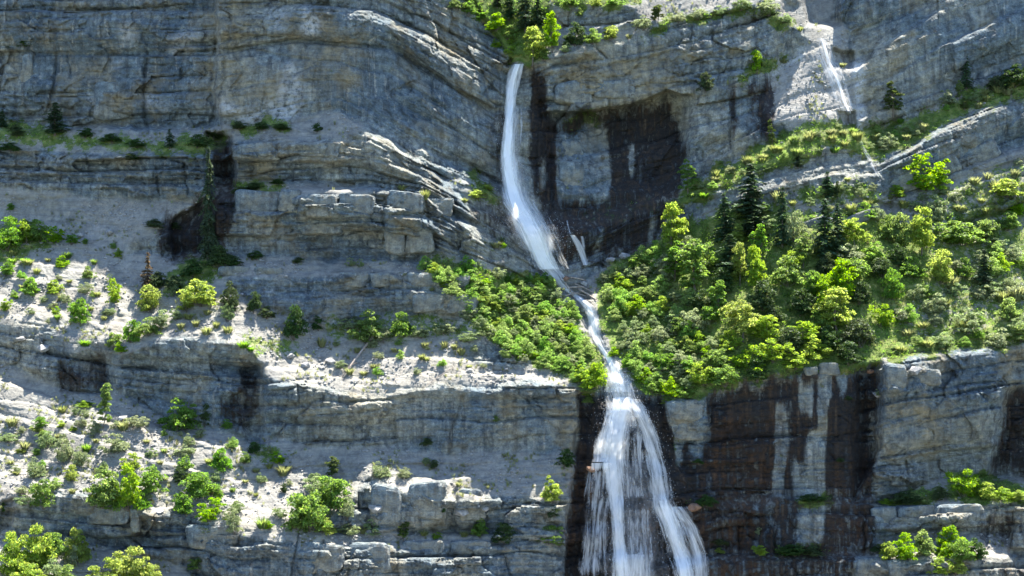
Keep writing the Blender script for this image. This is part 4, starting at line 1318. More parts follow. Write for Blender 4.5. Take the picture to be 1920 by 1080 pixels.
KIND['T'] = [(tuft_mesh(840 + i, LEAF['straw']), None, 1.5, 1.0) for i in range(3)]
KIND['G'] = [(tuft_mesh(850 + i, LEAF['green'], 190), None, 1.5, 1.0) for i in range(2)]
NAMES = {'M': ('broadleaf_tree', 'tree', 'bright yellow-green broadleaf tree'), 'R': ('bush', 'bush', 'bright yellow-green bush'), 'B': ('bush', 'bush', 'leafy green bush'),
         'L': ('shrub', 'shrub', 'light green shrub'),
         'P': ('shrub', 'shrub', 'pale grey-green shrub'), 'D': ('bush', 'bush', 'dark green bush'), 'A': ('broadleaf_tree', 'tree', 'slender mid-green broadleaf tree'),
         'J': ('juniper', 'juniper', 'dense conical juniper'), 'C': ('conifer', 'conifer', 'dark pointed conifer'), 'X': ('conifer', 'conifer', 'rusty half-dead conifer'),
         'H': ('conifer', 'conifer', 'very tall drooping dark conifer'), 'T': ('grass_tuft', 'grass tuft', 'straw-coloured grass tuft'), 'G': ('grass_tuft', 'grass tuft', 'fresh green grass tuft')}

PLANTS = {
    'above the upper fall': ('above the upper waterfall', [
        ('C', 955, 36, 24, 62), ('C', 985, 58, 32, 96), ('C', 1008, 52, 24, 64), ('C', 932, 14, 18, 40), ('R', 955, 114, 44, 40), ('M', 998, 118, 58, 70), ('M', 1036, 98, 40, 78),
        ('D', 1080, 86, 48, 46), ('B', 1110, 82, 36, 30), ('R', 1145, 76, 44, 28), ('B', 855, 16, 32, 25), ('B', 880, 28, 38, 30), ('B', 905, 42, 42, 32), ('R', 930, 56, 42, 32),
        ('B', 950, 72, 36, 28), ('R', 872, 6, 40, 30), ('P', 912, 66, 26, 18), ('B', 1070, 12, 34, 22), ('R', 1112, 12, 32, 18), ('B', 1150, 10, 32, 18), ('B', 1086, 30, 16, 16), ('B', 1018, 112, 22, 24),
        ('R', 930, 90, 22, 18), ('P', 1060, 98, 24, 18)]),
    'rim': ('on the rim of the bowl wall', [
        ('J', 1233, 41, 32, 36), ('P', 1205, 54, 40, 26), ('P', 1272, 40, 30, 18), ('P', 1308, 36, 34, 20), ('P', 1350, 28, 36, 20), ('P', 1390, 17, 42, 22), ('P', 1442, 27, 52, 26),
        ('P', 1412, 36, 36, 16), ('P', 1472, 42, 30, 16), ('T', 1330, 34, 16, 10), ('T', 1500, 58, 16, 10), ('T', 1180, 72, 16, 10)]),
    'slab trees': ('on the tilted slabs around the upper right gully', [
        ('R', 1419, 138, 32, 46), ('D', 1322, 172, 34, 36), ('J', 1448, 274, 20, 54), ('C', 1496, 314, 18, 28), ('J', 1675, 212, 42, 64), ('C', 1812, 166, 20, 66), ('D', 1902, 162, 64, 40),
        ('D', 1868, 172, 42, 30), ('P', 1775, 198, 42, 32), ('A', 1800, 186, 22, 38), ('J', 1810, 206, 24, 26), ('P', 1834, 190, 32, 20), ('P', 1665, 278, 42, 34), ('R', 1738, 356, 82, 68),
        ('R', 1683, 370, 38, 24), ('C', 1552, 374, 26, 54), ('D', 1570, 364, 18, 24), ('R', 1888, 368, 80, 34), ('A', 1290, 362, 40, 66), ('T', 1470, 118, 20, 10), ('T', 1580, 126, 18, 10),
        ('T', 1520, 255, 22, 12), ('T', 1560, 252, 26, 12), ('G', 1600, 250, 20, 12), ('T', 1640, 262, 22, 12), ('T', 1700, 262, 22, 12), ('T', 1730, 244, 24, 14), ('P', 1700, 250, 26, 16), ('T', 1850, 190, 24, 12),
        ('T', 1890, 178, 26, 14), ('T', 1460, 285, 24, 12), ('T', 1430, 298, 24, 12), ('T', 1400, 308, 22, 12), ('T', 1370, 322, 22, 10), ('T', 1340, 340, 22, 10), ('P', 1490, 268, 26, 16), ('G', 1565, 286, 26, 10),
        ('T', 1310, 352, 22, 12), ('T', 1265, 388, 22, 12), ('G', 1320, 372, 26, 12), ('T', 1590, 340, 16, 10), ('P', 1815, 360, 30, 18), ('T', 1840, 380, 22, 12), ('P', 1570, 240, 22, 10)]),
    'wood': ('in the wood right of the stream', [
        ('C', 1408, 414, 52, 106), ('C', 1413, 446, 44, 52), ('C', 1358, 452, 34, 88), ('C', 1467, 462, 28, 110), ('C', 1546, 486, 40, 112), ('C', 1570, 474, 30, 92), ('C', 1368, 514, 48, 74),
        ('C', 1846, 536, 30, 68), ('M', 1257, 474, 58, 78), ('M', 1390, 462, 32, 36), ('A', 1428, 488, 38, 56), ('M', 1388, 534, 36, 66), ('M', 1418, 550, 44, 76), ('M', 1603, 462, 56, 46),
        ('A', 1265, 524, 62, 62), ('A', 1305, 550, 66, 84), ('B', 1668, 448, 50, 44), ('B', 1697, 462, 54, 68), ('M', 1728, 476, 60, 76), ('P', 1752, 412, 44, 42), ('B', 1806, 458, 92, 46), ('B', 1850, 448, 50, 40),
        ('P', 1490, 450, 42, 50), ('P', 1512, 474, 36, 50), ('A', 1506, 500, 42, 54), ('B', 1477, 534, 62, 52), ('M', 1484, 514, 42, 38), ('B', 1523, 548, 46, 44), ('D', 1548, 518, 44, 42),
        ('M', 1580, 568, 62, 70), ('B', 1596, 522, 68, 42), ('P', 1590, 490, 54, 34), ('B', 1673, 560, 42, 58), ('D', 1654, 522, 52, 38), ('R', 1763, 528, 60, 60), ('B', 1810, 522, 36, 38),
        ('R', 1878, 508, 38, 34), ('P', 1793, 556, 46, 26), ('P', 1848, 562, 50, 28), ('B', 1896, 602, 54, 48), ('P', 1754, 586, 52, 34), ('P', 1812, 622, 62, 42), ('M', 1393, 636, 76, 64), ('M', 1547, 596, 52, 70),
        ('M', 1570, 624, 90, 72), ('M', 1506, 646, 56, 38), ('M', 1440, 640, 62, 42), ('A', 1347, 588, 38, 52), ('D', 1314, 578, 46, 34), ('P', 1300, 618, 52, 44), ('B', 1330, 604, 40, 34),
        ('R', 1367, 656, 46, 36), ('R', 1650, 612, 42, 42), ('D', 1614, 650, 70, 50), ('D', 1430, 580, 62, 52), ('D', 1355, 550, 50, 46), ('D', 1500, 590, 58, 46), ('D', 1448, 612, 50, 40), ('D', 1612, 570, 46, 40),
        ('B', 1330, 500, 50, 44), ('B', 1640, 490, 44, 36), ('P', 1642, 412, 36, 28), ('B', 1620, 410, 40, 30), ('P', 1720, 396, 34, 24), ('D', 1682, 498, 44, 40), ('B', 1710, 520, 50, 38),
        ('D', 1560, 656, 56, 44), ('D', 1480, 660, 56, 44), ('R', 1530, 672, 60, 44), ('R', 1450, 678, 56, 42), ('R', 1400, 692, 60, 44), ('B', 1350, 690, 52, 40), ('R', 1490, 690, 50, 36), ('D', 1590, 682, 60, 40),
        ('R', 1320, 720, 50, 40), ('B', 1360, 722, 56, 40), ('D', 1420, 714, 50, 40), ('B', 1530, 622, 44, 40), ('P', 1690, 600, 44, 28), ('P', 1720, 560, 40, 26), ('P', 1870, 650, 50, 34), ('P', 1770, 652, 44, 26), ('P', 1910, 560, 40, 30),
        ('B', 1916, 640, 50, 36), ('T', 1700, 630, 26, 16), ('T', 1730, 615, 26, 14), ('T', 1690, 660, 26, 14), ('T', 1740, 650, 26, 14), ('B', 1890, 430, 44, 36), ('R', 1900, 405, 40, 28), ('P', 1870, 470, 40, 22),
        ('P', 1290, 480, 44, 34), ('P', 1440, 430, 36, 26), ('P', 1395, 440, 30, 22), ('T', 1850, 400, 26, 12), ('T', 1800, 395, 26, 12)]),
    'left brush': ('by the shaded ledges at the left edge', [
        ('B', 14, 468, 64, 64), ('R', 50, 456, 42, 46), ('B', 76, 452, 48, 46), ('R', 100, 454, 40, 30), ('B', 135, 457, 28, 20), ('B', 160, 458, 14, 12), ('B', 20, 394, 18, 14), ('R', 222, 482, 20, 18), ('B', 212, 466, 14, 12)]),
    'rubble tufts': ('on the sunlit rubble slope at the left', [
        ('R', 115, 502, 28, 24), ('B', 167, 522, 28, 24), ('B', 62, 556, 46, 42), ('R', 102, 550, 34, 26), ('B', 150, 606, 42, 50), ('R', 212, 568, 32, 46), ('B', 10, 516, 32, 28), ('R', 14, 583, 22, 24), ('P', 122, 568, 22, 22),
        ('P', 83, 567, 20, 12), ('R', 105, 590, 16, 16), ('P', 90, 607, 14, 12), ('T', 25, 479, 20, 12), ('T', 52, 496, 28, 8), ('P', 160, 550, 30, 24), ('T', 182, 556, 18, 12), ('G', 48, 494, 24, 8), ('T', 90, 490, 16, 8), ('T', 40, 540, 16, 8),
        ('T', 130, 530, 16, 8), ('G', 30, 560, 14, 8), ('T', 195, 600, 16, 10), ('P', 210, 590, 22, 12), ('P', 205, 530, 16, 18), ('G', 160, 648, 30, 12)]),
    'knoll': ('on the knoll left of centre', [
        ('X', 277, 544, 24, 72), ('R', 283, 585, 56, 52), ('P', 328, 556, 24, 28), ('R', 376, 572, 78, 48), ('R', 350, 584, 48, 38), ('P', 427, 600, 24, 36), ('D', 430, 584, 46, 56), ('D', 475, 586, 30, 40), ('D', 550, 636, 46, 64),
        ('D', 500, 596, 34, 22), ('D', 597, 618, 26, 26), ('B', 243, 642, 38, 48), ('B', 212, 652, 38, 32), ('B', 280, 628, 50, 34), ('P', 306, 614, 50, 36), ('R', 228, 660, 26, 20), ('T', 353, 598, 24, 14), ('T', 367, 612, 20, 16),
        ('T', 388, 590, 20, 12), ('T', 387, 627, 28, 18), ('T', 405, 615, 18, 16), ('T', 427, 624, 28, 16), ('G', 457, 652, 32, 10), ('P', 330, 600, 30, 24), ('G', 470, 658, 20, 10), ('T', 340, 615, 22, 12)]),
    'dark ledge': ('on the shaded ledges under the big left cliff', [
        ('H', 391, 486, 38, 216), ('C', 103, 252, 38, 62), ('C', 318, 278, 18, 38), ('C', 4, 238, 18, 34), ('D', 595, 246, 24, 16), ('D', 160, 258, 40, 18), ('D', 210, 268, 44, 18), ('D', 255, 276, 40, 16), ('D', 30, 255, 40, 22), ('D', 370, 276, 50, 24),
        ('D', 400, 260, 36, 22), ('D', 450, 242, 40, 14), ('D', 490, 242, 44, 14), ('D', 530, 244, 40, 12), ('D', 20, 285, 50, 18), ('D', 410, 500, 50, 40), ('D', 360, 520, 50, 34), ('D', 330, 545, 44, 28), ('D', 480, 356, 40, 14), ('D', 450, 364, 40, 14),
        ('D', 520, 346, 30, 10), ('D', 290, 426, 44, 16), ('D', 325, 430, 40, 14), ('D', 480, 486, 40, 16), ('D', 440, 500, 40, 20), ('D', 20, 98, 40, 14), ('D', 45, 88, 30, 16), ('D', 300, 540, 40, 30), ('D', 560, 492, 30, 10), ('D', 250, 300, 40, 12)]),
    'bench': ('on the sunlit bench left of the stream', [
        ('B', 690, 642, 72, 62), ('P', 650, 618, 44, 22), ('B', 755, 630, 52, 46), ('P', 720, 640, 40, 26), ('T', 833, 652, 18, 16), ('T', 852, 655, 16, 14), ('T', 797, 652, 22, 14), ('P', 890, 660, 22, 14), ('T', 603, 650, 24, 22), ('P', 657, 500, 22, 18),
        ('P', 676, 502, 14, 18), ('T', 753, 356, 22, 10), ('T', 797, 374, 22, 22), ('T', 810, 545, 14, 10), ('P', 640, 690, 26, 14), ('T', 700, 690, 18, 10), ('T', 800, 676, 18, 10), ('T', 880, 690, 16, 8), ('P', 880, 640, 40, 22), ('P', 830, 625, 46, 24),
        ('P', 790, 632, 40, 20), ('T', 740, 660, 20, 10), ('T', 930, 464, 26, 12), ('R', 945, 466, 20, 12), ('R', 895, 372, 40, 16), ('R', 915, 356, 26, 10), ('T', 870, 380, 20, 8)]),
    'lower left': ('on the bleached lower left slope', [
        ('A', 193, 802, 36, 84), ('B', 333, 808, 76, 62), ('D', 383, 797, 28, 40), ('P', 257, 800, 46, 24), ('R', 160, 762, 36, 12), ('R', 68, 810, 28, 10), ('R', 115, 802, 22, 14), ('R', 137, 808, 18, 10), ('P', 160, 782, 18, 18), ('P', 217, 803, 20, 14),
        ('P', 120, 864, 42, 58), ('P', 90, 840, 42, 30), ('P', 17, 828, 38, 18), ('R', 38, 850, 22, 14), ('P', 150, 873, 38, 36), ('R', 137, 900, 34, 28), ('P', 65, 896, 42, 38), ('P', 213, 852, 60, 42), ('R', 247, 884, 40, 34), ('P', 347, 856, 46, 22),
        ('B', 420, 884, 54, 48), ('B', 457, 868, 26, 22), ('B', 350, 880, 34, 26), ('R', 520, 868, 28, 22), ('B', 193, 946, 84, 76), ('R', 240, 952, 54, 84), ('B', 283, 924, 54, 54), ('B', 267, 954, 34, 32), ('B', 217, 956, 54, 40), ('B', 80, 950, 48, 56),
        ('P', 40, 925, 32, 16), ('P', 43, 946, 36, 20), ('D', 337, 904, 36, 28), ('B', 370, 930, 80, 50), ('B', 413, 936, 26, 28), ('B', 350, 964, 48, 46), ('R', 397, 976, 54, 42), ('P', 387, 996, 32, 18), ('P', 440, 997, 32, 40), ('P', 448, 960, 22, 22),
        ('D', 530, 924, 18, 18), ('R', 505, 993, 24, 16), ('B', 580, 994, 92, 84), ('B', 617, 956, 84, 72), ('P', 595, 922, 62, 40), ('R', 612, 1000, 44, 32), ('J', 623, 897, 36, 46), ('B', 560, 1000, 50, 44), ('P', 650, 970, 44, 40), ('P', 655, 1002, 42, 24), ('P', 697, 1000, 42, 26), ('G', 307, 848, 16, 10),
        ('T', 300, 870, 18, 10), ('T', 480, 930, 14, 8), ('T', 460, 905, 16, 8), ('T', 20, 870, 18, 8), ('T', 505, 878, 18, 12), ('T', 540, 882, 18, 12), ('T', 180, 830, 18, 10), ('T', 30, 890, 18, 8), ('T', 310, 900, 16, 8), ('T', 135, 925, 18, 12), ('T', 275, 830, 18, 8), ('T', 480, 885, 20, 10), ('B', 425, 803, 24, 18), ('D', 475, 850, 26, 22)]),
    'corner trees': ('in the bottom left corner', [
        ('R', 15, 1088, 74, 70), ('R', 58, 1066, 84, 84), ('B', 98, 1044, 62, 54), ('R', 148, 1052, 54, 62), ('R', 60, 1110, 84, 56), ('B', 128, 1106, 66, 48), ('P', 136, 1064, 34, 44), ('R', 198, 1114, 76, 66), ('R', 246, 1106, 86, 82), ('R', 292, 1116, 64, 60), ('B', 20, 1040, 40, 40), ('B', 370, 1068, 40, 26), ('P', 100, 1090, 50, 40), ('B', 4, 960, 18, 30)]),
    'block tops': ('on the block tops', [
        ('R', 1035, 940, 42, 50), ('D', 1058, 876, 38, 34), ('P', 713, 896, 40, 30), ('P', 757, 897, 32, 24), ('P', 800, 870, 22, 14), ('D', 815, 878, 24, 16), ('J', 757, 1010, 30, 44), ('B', 900, 1006, 36, 34), ('D', 945, 1018, 54, 38), ('B', 1027, 1018, 54, 36),
        ('B', 1048, 1022, 22, 30), ('R', 820, 1010, 20, 12), ('T', 860, 912, 16, 12), ('D', 800, 835, 30, 14), ('T', 680, 1000, 20, 14), ('T', 795, 1004, 22, 10), ('T', 870, 1006, 24, 10), ('D', 832, 962, 12, 10), ('D', 1040, 968, 30, 20), ('B', 930, 790, 14, 16)]),
    'right ledges': ('on the lower right ledges', [
        ('R', 1807, 932, 64, 54), ('R', 1850, 934, 54, 32), ('R', 1885, 938, 50, 24), ('R', 1914, 938, 34, 20), ('D', 1762, 938, 34, 26), ('D', 1700, 942, 70, 22), ('R', 1663, 944, 32, 10), ('R', 1668, 1052, 48, 36), ('R', 1704, 1048, 54, 48), ('B', 1740, 1042, 54, 54),
        ('R', 1780, 1040, 62, 54), ('B', 1804, 1050, 50, 44), ('R', 1762, 1074, 48, 32), ('R', 1792, 1076, 40, 30), ('D', 1832, 1048, 44, 38), ('D', 1650, 1036, 44, 16), ('D', 1490, 1042, 70, 20), ('D', 1525, 1042, 50, 18), ('R', 1423, 1042, 32, 20), ('P', 1423, 1002, 16, 14), ('D', 1520, 940, 60, 14), ('D', 1325, 948, 44, 20), ('D', 1350, 1022, 36, 16), ('D', 1575, 866, 20, 8), ('D', 1590, 750, 20, 8), ('P', 1650, 742, 18, 16), ('D', 1310, 870, 24, 10), ('R', 1350, 1036, 20, 10)]),
    'lip': ('at the lip of the lower waterfall', [
        ('R', 1112, 728, 54, 50), ('R', 1094, 742, 36, 34), ('B', 1102, 756, 22, 20), ('R', 1092, 716, 40, 34), ('B', 1225, 742, 48, 40), ('R', 1260, 742, 44, 38), ('B', 1290, 748, 44, 36), ('R', 1205, 720, 36, 32), ('B', 1255, 760, 30, 22), ('B', 1180, 690, 34, 28), ('R', 1150, 668, 24, 18)]),
}
GROUPS = {'above the upper fall': 'plants above the upper waterfall', 'rim': 'plants on the bowl rim', 'slab trees': 'plants on the tilted slabs', 'wood': 'trees and bushes of the wood', 'left brush': 'bushes at the left edge',
          'rubble tufts': 'bushes on the rubble slope', 'knoll': 'plants on the knoll', 'dark ledge': 'plants on the shaded ledges', 'bench': 'plants on the bench', 'lower left': 'plants on the lower left slope',
          'corner trees': 'trees in the bottom left corner', 'block tops': 'plants on the block tops', 'right ledges': 'plants on the right ledges', 'lip': 'bushes at the lip of the lower waterfall',
          'brush left': 'bushes of the brush slope', 'brush right': 'bushes between stream and wood'}


def scatter(poly, n, kinds, wlo, whi, seed, mind):
    r = np.random.default_rng(seed)
    p = np.asarray(poly, float)
    lo, hi = p.min(0), p.max(0)
    got, tries = [], 0
    while len(got) < n and tries < 6000:
        tries += 1
        q = lo + r.random(2) * (hi - lo)
        if not inside(np.array([[q[0]]]), np.array([[q[1]]]), poly)[0, 0]:
            continue
        if any((q[0] - g[1]) ** 2 + ((q[1] - g[2]) * 1.3) ** 2 < mind ** 2 for g in got):
            continue
        if min(abs(q[0] - np.interp(q[1], [b_[1] for b_ in PST], [b_[0] for b_ in PST])), 99) < 32 and q[1] > 505:
            continue
        w = r.uniform(wlo, whi)
        got.append((kinds[int(r.random() * len(kinds))], q[0], q[1], w, w * r.uniform(0.62, 0.85)))
    return got


PLANTS['brush left'] = ('on the brush slope left of the stream', scatter(
    [(795, 505), (880, 508), (965, 525), (1040, 535), (1085, 600), (1122, 655), (1140, 700), (1100, 728), (1060, 705), (965, 672), (890, 628), (860, 570)], 135, 'LLPLRLBLPL', 18, 38, 5, 13))
PLANTS['low scrub'] = ('among the low scrub of the lower left slope', scatter([(0, 790), (140, 770), (300, 800), (450, 840), (560, 890), (620, 950), (540, 1000), (420, 980), (280, 945), (130, 915), (0, 930)], 44, 'PPTLPTGPB', 14, 32, 37, 24)
                       + scatter([(10, 480), (150, 470), (220, 500), (220, 600), (140, 640), (20, 590)], 18, 'PTLPTG', 12, 26, 39, 24) + scatter([(600, 640), (860, 650), (1040, 690), (880, 700), (640, 715)], 18, 'PTPTL', 12, 24, 41, 24))
GROUPS['low scrub'] = 'low scrub of the lower left slope'
PLANTS['ramp'] = ('on the grassy ramps of the right slabs', scatter([(1250, 395), (1320, 345), (1430, 290), (1510, 245), (1620, 245), (1740, 215), (1915, 150), (1915, 175), (1760, 235), (1650, 290), (1560, 275), (1430, 318), (1330, 358)], 34, 'TPGTPLTGP', 14, 28, 19, 22) + scatter([(1320, 400), (1480, 370), (1650, 345), (1690, 395), (1500, 405)], 16, 'PTLPT', 16, 30, 23, 24) + scatter([(1690, 390), (1800, 350), (1915, 305), (1915, 345), (1790, 385)], 12, 'PTLPT', 16, 30, 29, 24))
GROUPS['ramp'] = 'plants on the grassy ramps of the right slabs'
PLANTS['scrub right'] = ('on the grassy scrub slope at the right edge', scatter([(1700, 560), (1790, 480), (1860, 440), (1930, 420), (1930, 640), (1800, 655), (1690, 655)], 26, 'PPLPBTPTL', 22, 44, 9, 26))
GROUPS['scrub right'] = 'shrubs of the right scrub slope'
PLANTS['brush right'] = ('on the bushy slope between stream and wood', scatter(
    [(1122, 530), (1235, 470), (1250, 520), (1290, 560), (1330, 640), (1340, 735), (1240, 742), (1185, 700), (1140, 640), (1130, 590)], 80, 'LPBLRPBLP', 24, 44, 6, 15))

SMALL = 24
SUBPLACE = {
    'low scrub': [(lambda u, v: v < 660 and u < 300, 'in the rubble slope scrub'), (lambda u, v: u > 590 and v < 730, 'in the bench scrub'), (lambda u, v: v < 850, 'high in the lower slope scrub'), (lambda u, v: True, 'low in the lower slope scrub')],
    'ramp': [(lambda u, v: v > 330 and u < 1695, 'on the slab steps above the wood'), (lambda u, v: u > 1680 and v > 295, 'on the pale slab at the right edge'), (lambda u, v: u < 1500, 'on the grassy ramp beside the bowl'), (lambda u, v: u > 1660, 'on the upper right grassy ramp'), (lambda u, v: True, 'below the upper right gully grass')],
    'brush left': [(lambda u, v: u > 1010 + (v - 540) * 0.62, 'on the stream\'s left bank'), (lambda u, v: v > 640, 'along the lower edge of the brush slope'),
                   (lambda u, v: v < 560, 'at the top of the brush slope'), (lambda u, v: True, 'in the middle of the brush slope')],
    'brush right': [(lambda u, v: u < 1165 + max(0, v - 640) * 0.5, 'right beside the stream'), (lambda u, v: v < 560, 'right of the log pile'),
                    (lambda u, v: v > 680, 'above the wet cliff'), (lambda u, v: True, 'between the stream and the wood')],
    'wood': [(lambda u, v: u < 1345, 'on the left fringe of the wood'), (lambda u, v: v > 630 and u < 1640, 'over the dark wet cliff'), (lambda u, v: u > 1690 and v > 545, 'above the right cliff knob'),
             (lambda u, v: u > 1640, 'in the upper right of the wood'), (lambda u, v: v < 480, 'at the top of the wood'), (lambda u, v: True, 'in the heart of the wood')],
    'lower left': [(lambda u, v: v < 830, 'under the stained left wall'), (lambda u, v: u < 175, 'on the lower left slope\'s outer end'), (lambda u, v: u > 480, 'at the lower left slope\'s right end'),
                   (lambda u, v: v > 915, 'at the foot of the lower left slope'), (lambda u, v: True, 'in the middle of the lower left slope')],
    'slab trees': [(lambda u, v: u < 1460, 'on the slabs right of the bowl'), (lambda u, v: v < 270, 'below the upper right gully'), (lambda u, v: True, 'on the slabs above the wood')],
    'rubble tufts': [(lambda u, v: u < 75, 'on the rubble slope at the left edge'), (lambda u, v: True, 'on the sunlit rubble slope')],
    'right ledges': [(lambda u, v: v < 960 and u > 1740, 'on the sunlit ledge at the right edge'), (lambda u, v: v > 1000 and u > 1600, 'in the lowest bush clump at the right'), (lambda u, v: True, 'on the thin ledges of the wet cliff')],
    'dark ledge': [(lambda u, v: v < 320 and u < 420, 'on the upper shaded ledge at the left'), (lambda u, v: u > 420, 'on the shaded ledges of the buttress'), (lambda u, v: True, 'in the shaded cleft under the buttress')],
}


ORD = ['first', 'second', 'third', 'fourth', 'fifth', 'sixth', 'seventh', 'eighth', 'ninth', 'tenth']


def superlatives(lst, noun, where, label):
    if len(lst) == 1:
        label[id(lst[0])] = f'{noun} {where}'
        return
    if len(lst) == 2:
        a, b = sorted(lst, key=lambda t: -t[3] * t[4])
        label[id(a)], label[id(b)] = f'larger {noun} {where}', f'smaller {noun} {where}'
        return
    rest = list(lst)
    for word, fn in (('largest', lambda t: -t[3] * t[4]), ('topmost', lambda t: t[2]), ('lowest', lambda t: -t[2]), ('leftmost', lambda t: t[1]), ('rightmost', lambda t: -t[1]), ('smallest', lambda t: t[3] * t[4]),
                     ('tallest remaining', None), ):
        if fn is None:
            break
        best = min(lst, key=fn)
        if best in rest:
            rest.remove(best)
            label[id(best)] = f'{word} {noun} {where}'
    if len(lst) <= 10:
        order = sorted(lst, key=lambda t: t[1])
        for t in rest:
            label[id(t)] = f'{ORD[order.index(t)]} {noun} from the left {where}'
        return
    for t in rest:
        label[id(t)] = f'{noun} {where}' if len(rest) == 1 else f'{noun} amid others {where}'


for zone, (where, items) in PLANTS.items():
    rs = random.Random(len(zone) * 17 + len(items))
    bykey = {}
    for it in items:
        wh = where
        for test, phrase in SUBPLACE.get(zone, ()):
            if test(it[1], it[2]):
                wh = phrase
                break
        bykey.setdefault((NAMES[it[0]][2], wh), []).append(it)
    label = {}
    for (noun, wh), lst in bykey.items():
        superlatives(lst, noun.replace('bush', 'shrub') if 'brush' in zone and zone != 'left brush' else noun, wh, label)
    for it in items:
        k, u, v, w, h = it
        cm, sm, mw, mh = KIND[k][rs.randrange(len(KIND[k]))]
        kk = (DIST + depth_at(u, min(v, 1120))) / DIST * PX
        base = at(u, v, 0.25)
        if zone == 'wood':
            w, h = w * 1.08, h * (1.22 if k in 'MA' else 1.05)
        if k == 'C':
            w = w * 1.25
        sx, sz = w * kk / mw, h * kk / mh
        if k in 'TG':
            sz = max(sz, sx * 0.75)
        nm, cat, _ = NAMES[k]
        if zone in ('brush left', 'brush right'):
            nm = cat = 'shrub'
        if zone == 'dark ledge' and k == 'D':
            nm = 'ledge_plant'
            cat = 'plant'
        rz = rs.random() * 6.283
        if sm is None or max(w, h) < SMALL:
            o = add_obj(nm, cm)
        else:
            o = empty(nm, base)
            add_obj('crown', cm, o)
            add_obj(sm.name.split('.')[0], sm, o)
        o.location = base
        o.rotation_euler = (rs.uniform(-0.09, 0.09), rs.uniform(-0.09, 0.09), rz) if k not in 'CHX' else (0, 0, rz)
        o.scale = (sx, sx, sz)
        tag(o, label[id(it)], cat, GROUPS[zone])

# ------------------------------------------------------------------ undergrowth: short leafy cover on the green ground, nobody could count it
FR = (U > -20) & (U < 1940) & (V > -20) & (V < 1100)
prob = np.where(FR, np.clip((GREEN - 0.25) * (1 - WET_SHADE), 0, 1), 0)
flatp = (prob * np.gradient(U, axis=1) * np.gradient(V, axis=0)).ravel()
flatp /= flatp.sum()
ru = np.random.default_rng(77)
pick = np.repeat(ru.choice(len(flatp), 7600, p=flatp), 9)
hg_ = np.repeat(ru.random(7600) ** 2, 9) * 0.9 + 0.1
cen = CO[pick] + ru.normal(0, 0.42, (len(pick), 3)) * np.array([1, 1, 0.5]) + np.stack([0 * hg_, -0.25 + 0 * hg_, hg_ * 0.8], 1)
uv_, uq_, ul_ = leaf_quads(cen, 0.19, ru, 0.2)
um = mesh_from('undergrowth', uv_, uq_, LEAF['green'])
set_attr(um, 'leaf', np.clip(np.repeat(np.repeat(ru.random(7600), 9), 4) * 0.8 + ul_ * 0.2, 0, 1))
tag(add_obj('undergrowth', um), 'low leafy ground cover between the bushes and on the grassy ledges', kind='stuff')

dgp = np.where(FR, np.clip(SLOPEROCK - WET_SHADE, 0, 1) * np.clip(fbm(U / 34, V / 26, 451, 3) * 3 - 0.2, 0, 1), 0)
dgp = (dgp * np.gradient(U, axis=1) * np.gradient(V, axis=0)).ravel()
dgp /= dgp.sum()
pick = ru.choice(len(dgp), 2600, p=dgp)
nb_ = 13
n_ = len(pick) * nb_
root_ = np.repeat(CO[pick] + np.array([0, -0.12, 0.0]), nb_, 0) + ru.normal(0, 0.16, (n_, 3)) * np.array([1, 1, 0.2])
tall_ = np.repeat(ru.uniform(0.35, 1.0, len(pick)), nb_)
an_ = ru.random(n_) * 6.283
ln_ = np.stack([np.cos(an_) * 0.5, np.sin(an_) * 0.5, np.ones(n_)], 1) * (tall_ * ru.uniform(0.6, 1.1, n_))[:, None]
sd_ = np.stack([-np.sin(an_), np.cos(an_), np.zeros(n_)], 1) * 0.055
gvv = np.stack([root_ - sd_, root_ + sd_, root_ + ln_ + sd_ * 0.3, root_ + ln_ - sd_ * 0.3], 1).reshape(-1, 3)
gmm = mesh_from('dry_grass', gvv, np.arange(n_ * 4).reshape(n_, 4), LEAF['straw'])
set_attr(gmm, 'leaf', np.repeat(np.repeat(ru.random(len(pick)), nb_), 4))
tag(add_obj('dry_grass', gmm), 'thin pale grass growing in the cracks of the open slopes', kind='stuff')

# ------------------------------------------------------------------ loose stones and fallen wood
def stone_mesh(name, seed, mat):
    r = np.random.default_rng(seed)
    bm_v = []
    t = (1 + 5 ** 0.5) / 2
    for a, b_ in ((1, t), (-1, t), (1, -t), (-1, -t)):
        bm_v += [(0, a, b_), (a, b_, 0), (b_, 0, a)]
    bm_v = np.array(bm_v) / math.hypot(1, t)
    # hull of jittered points gives an angular stone
    import bmesh
    pts = bm_v * r.uniform(0.62, 1.1, (12, 1)) * np.array([1.0, 0.8, 0.62])
    bm = bmesh.new()
    for p_ in pts:
        bm.verts.new(p_)
    for p_ in r.normal(0, 0.45, (10, 3)):
        bm.verts.new(np.clip(p_, -0.75, 0.75) * np.array([1.0, 0.85, 0.7]))
    res = bmesh.ops.convex_hull(bm, input=bm.verts)
    bmesh.ops.delete(bm, geom=[g for g in res['geom_interior'] if isinstance(g, bmesh.types.BMVert)], context='VERTS')
    bmesh.ops.triangulate(bm, faces=bm.faces)
    me = bpy.data.meshes.new(name)
    bm.to_mesh(me)
    bm.free()
    me.materials.append(mat)
    return me


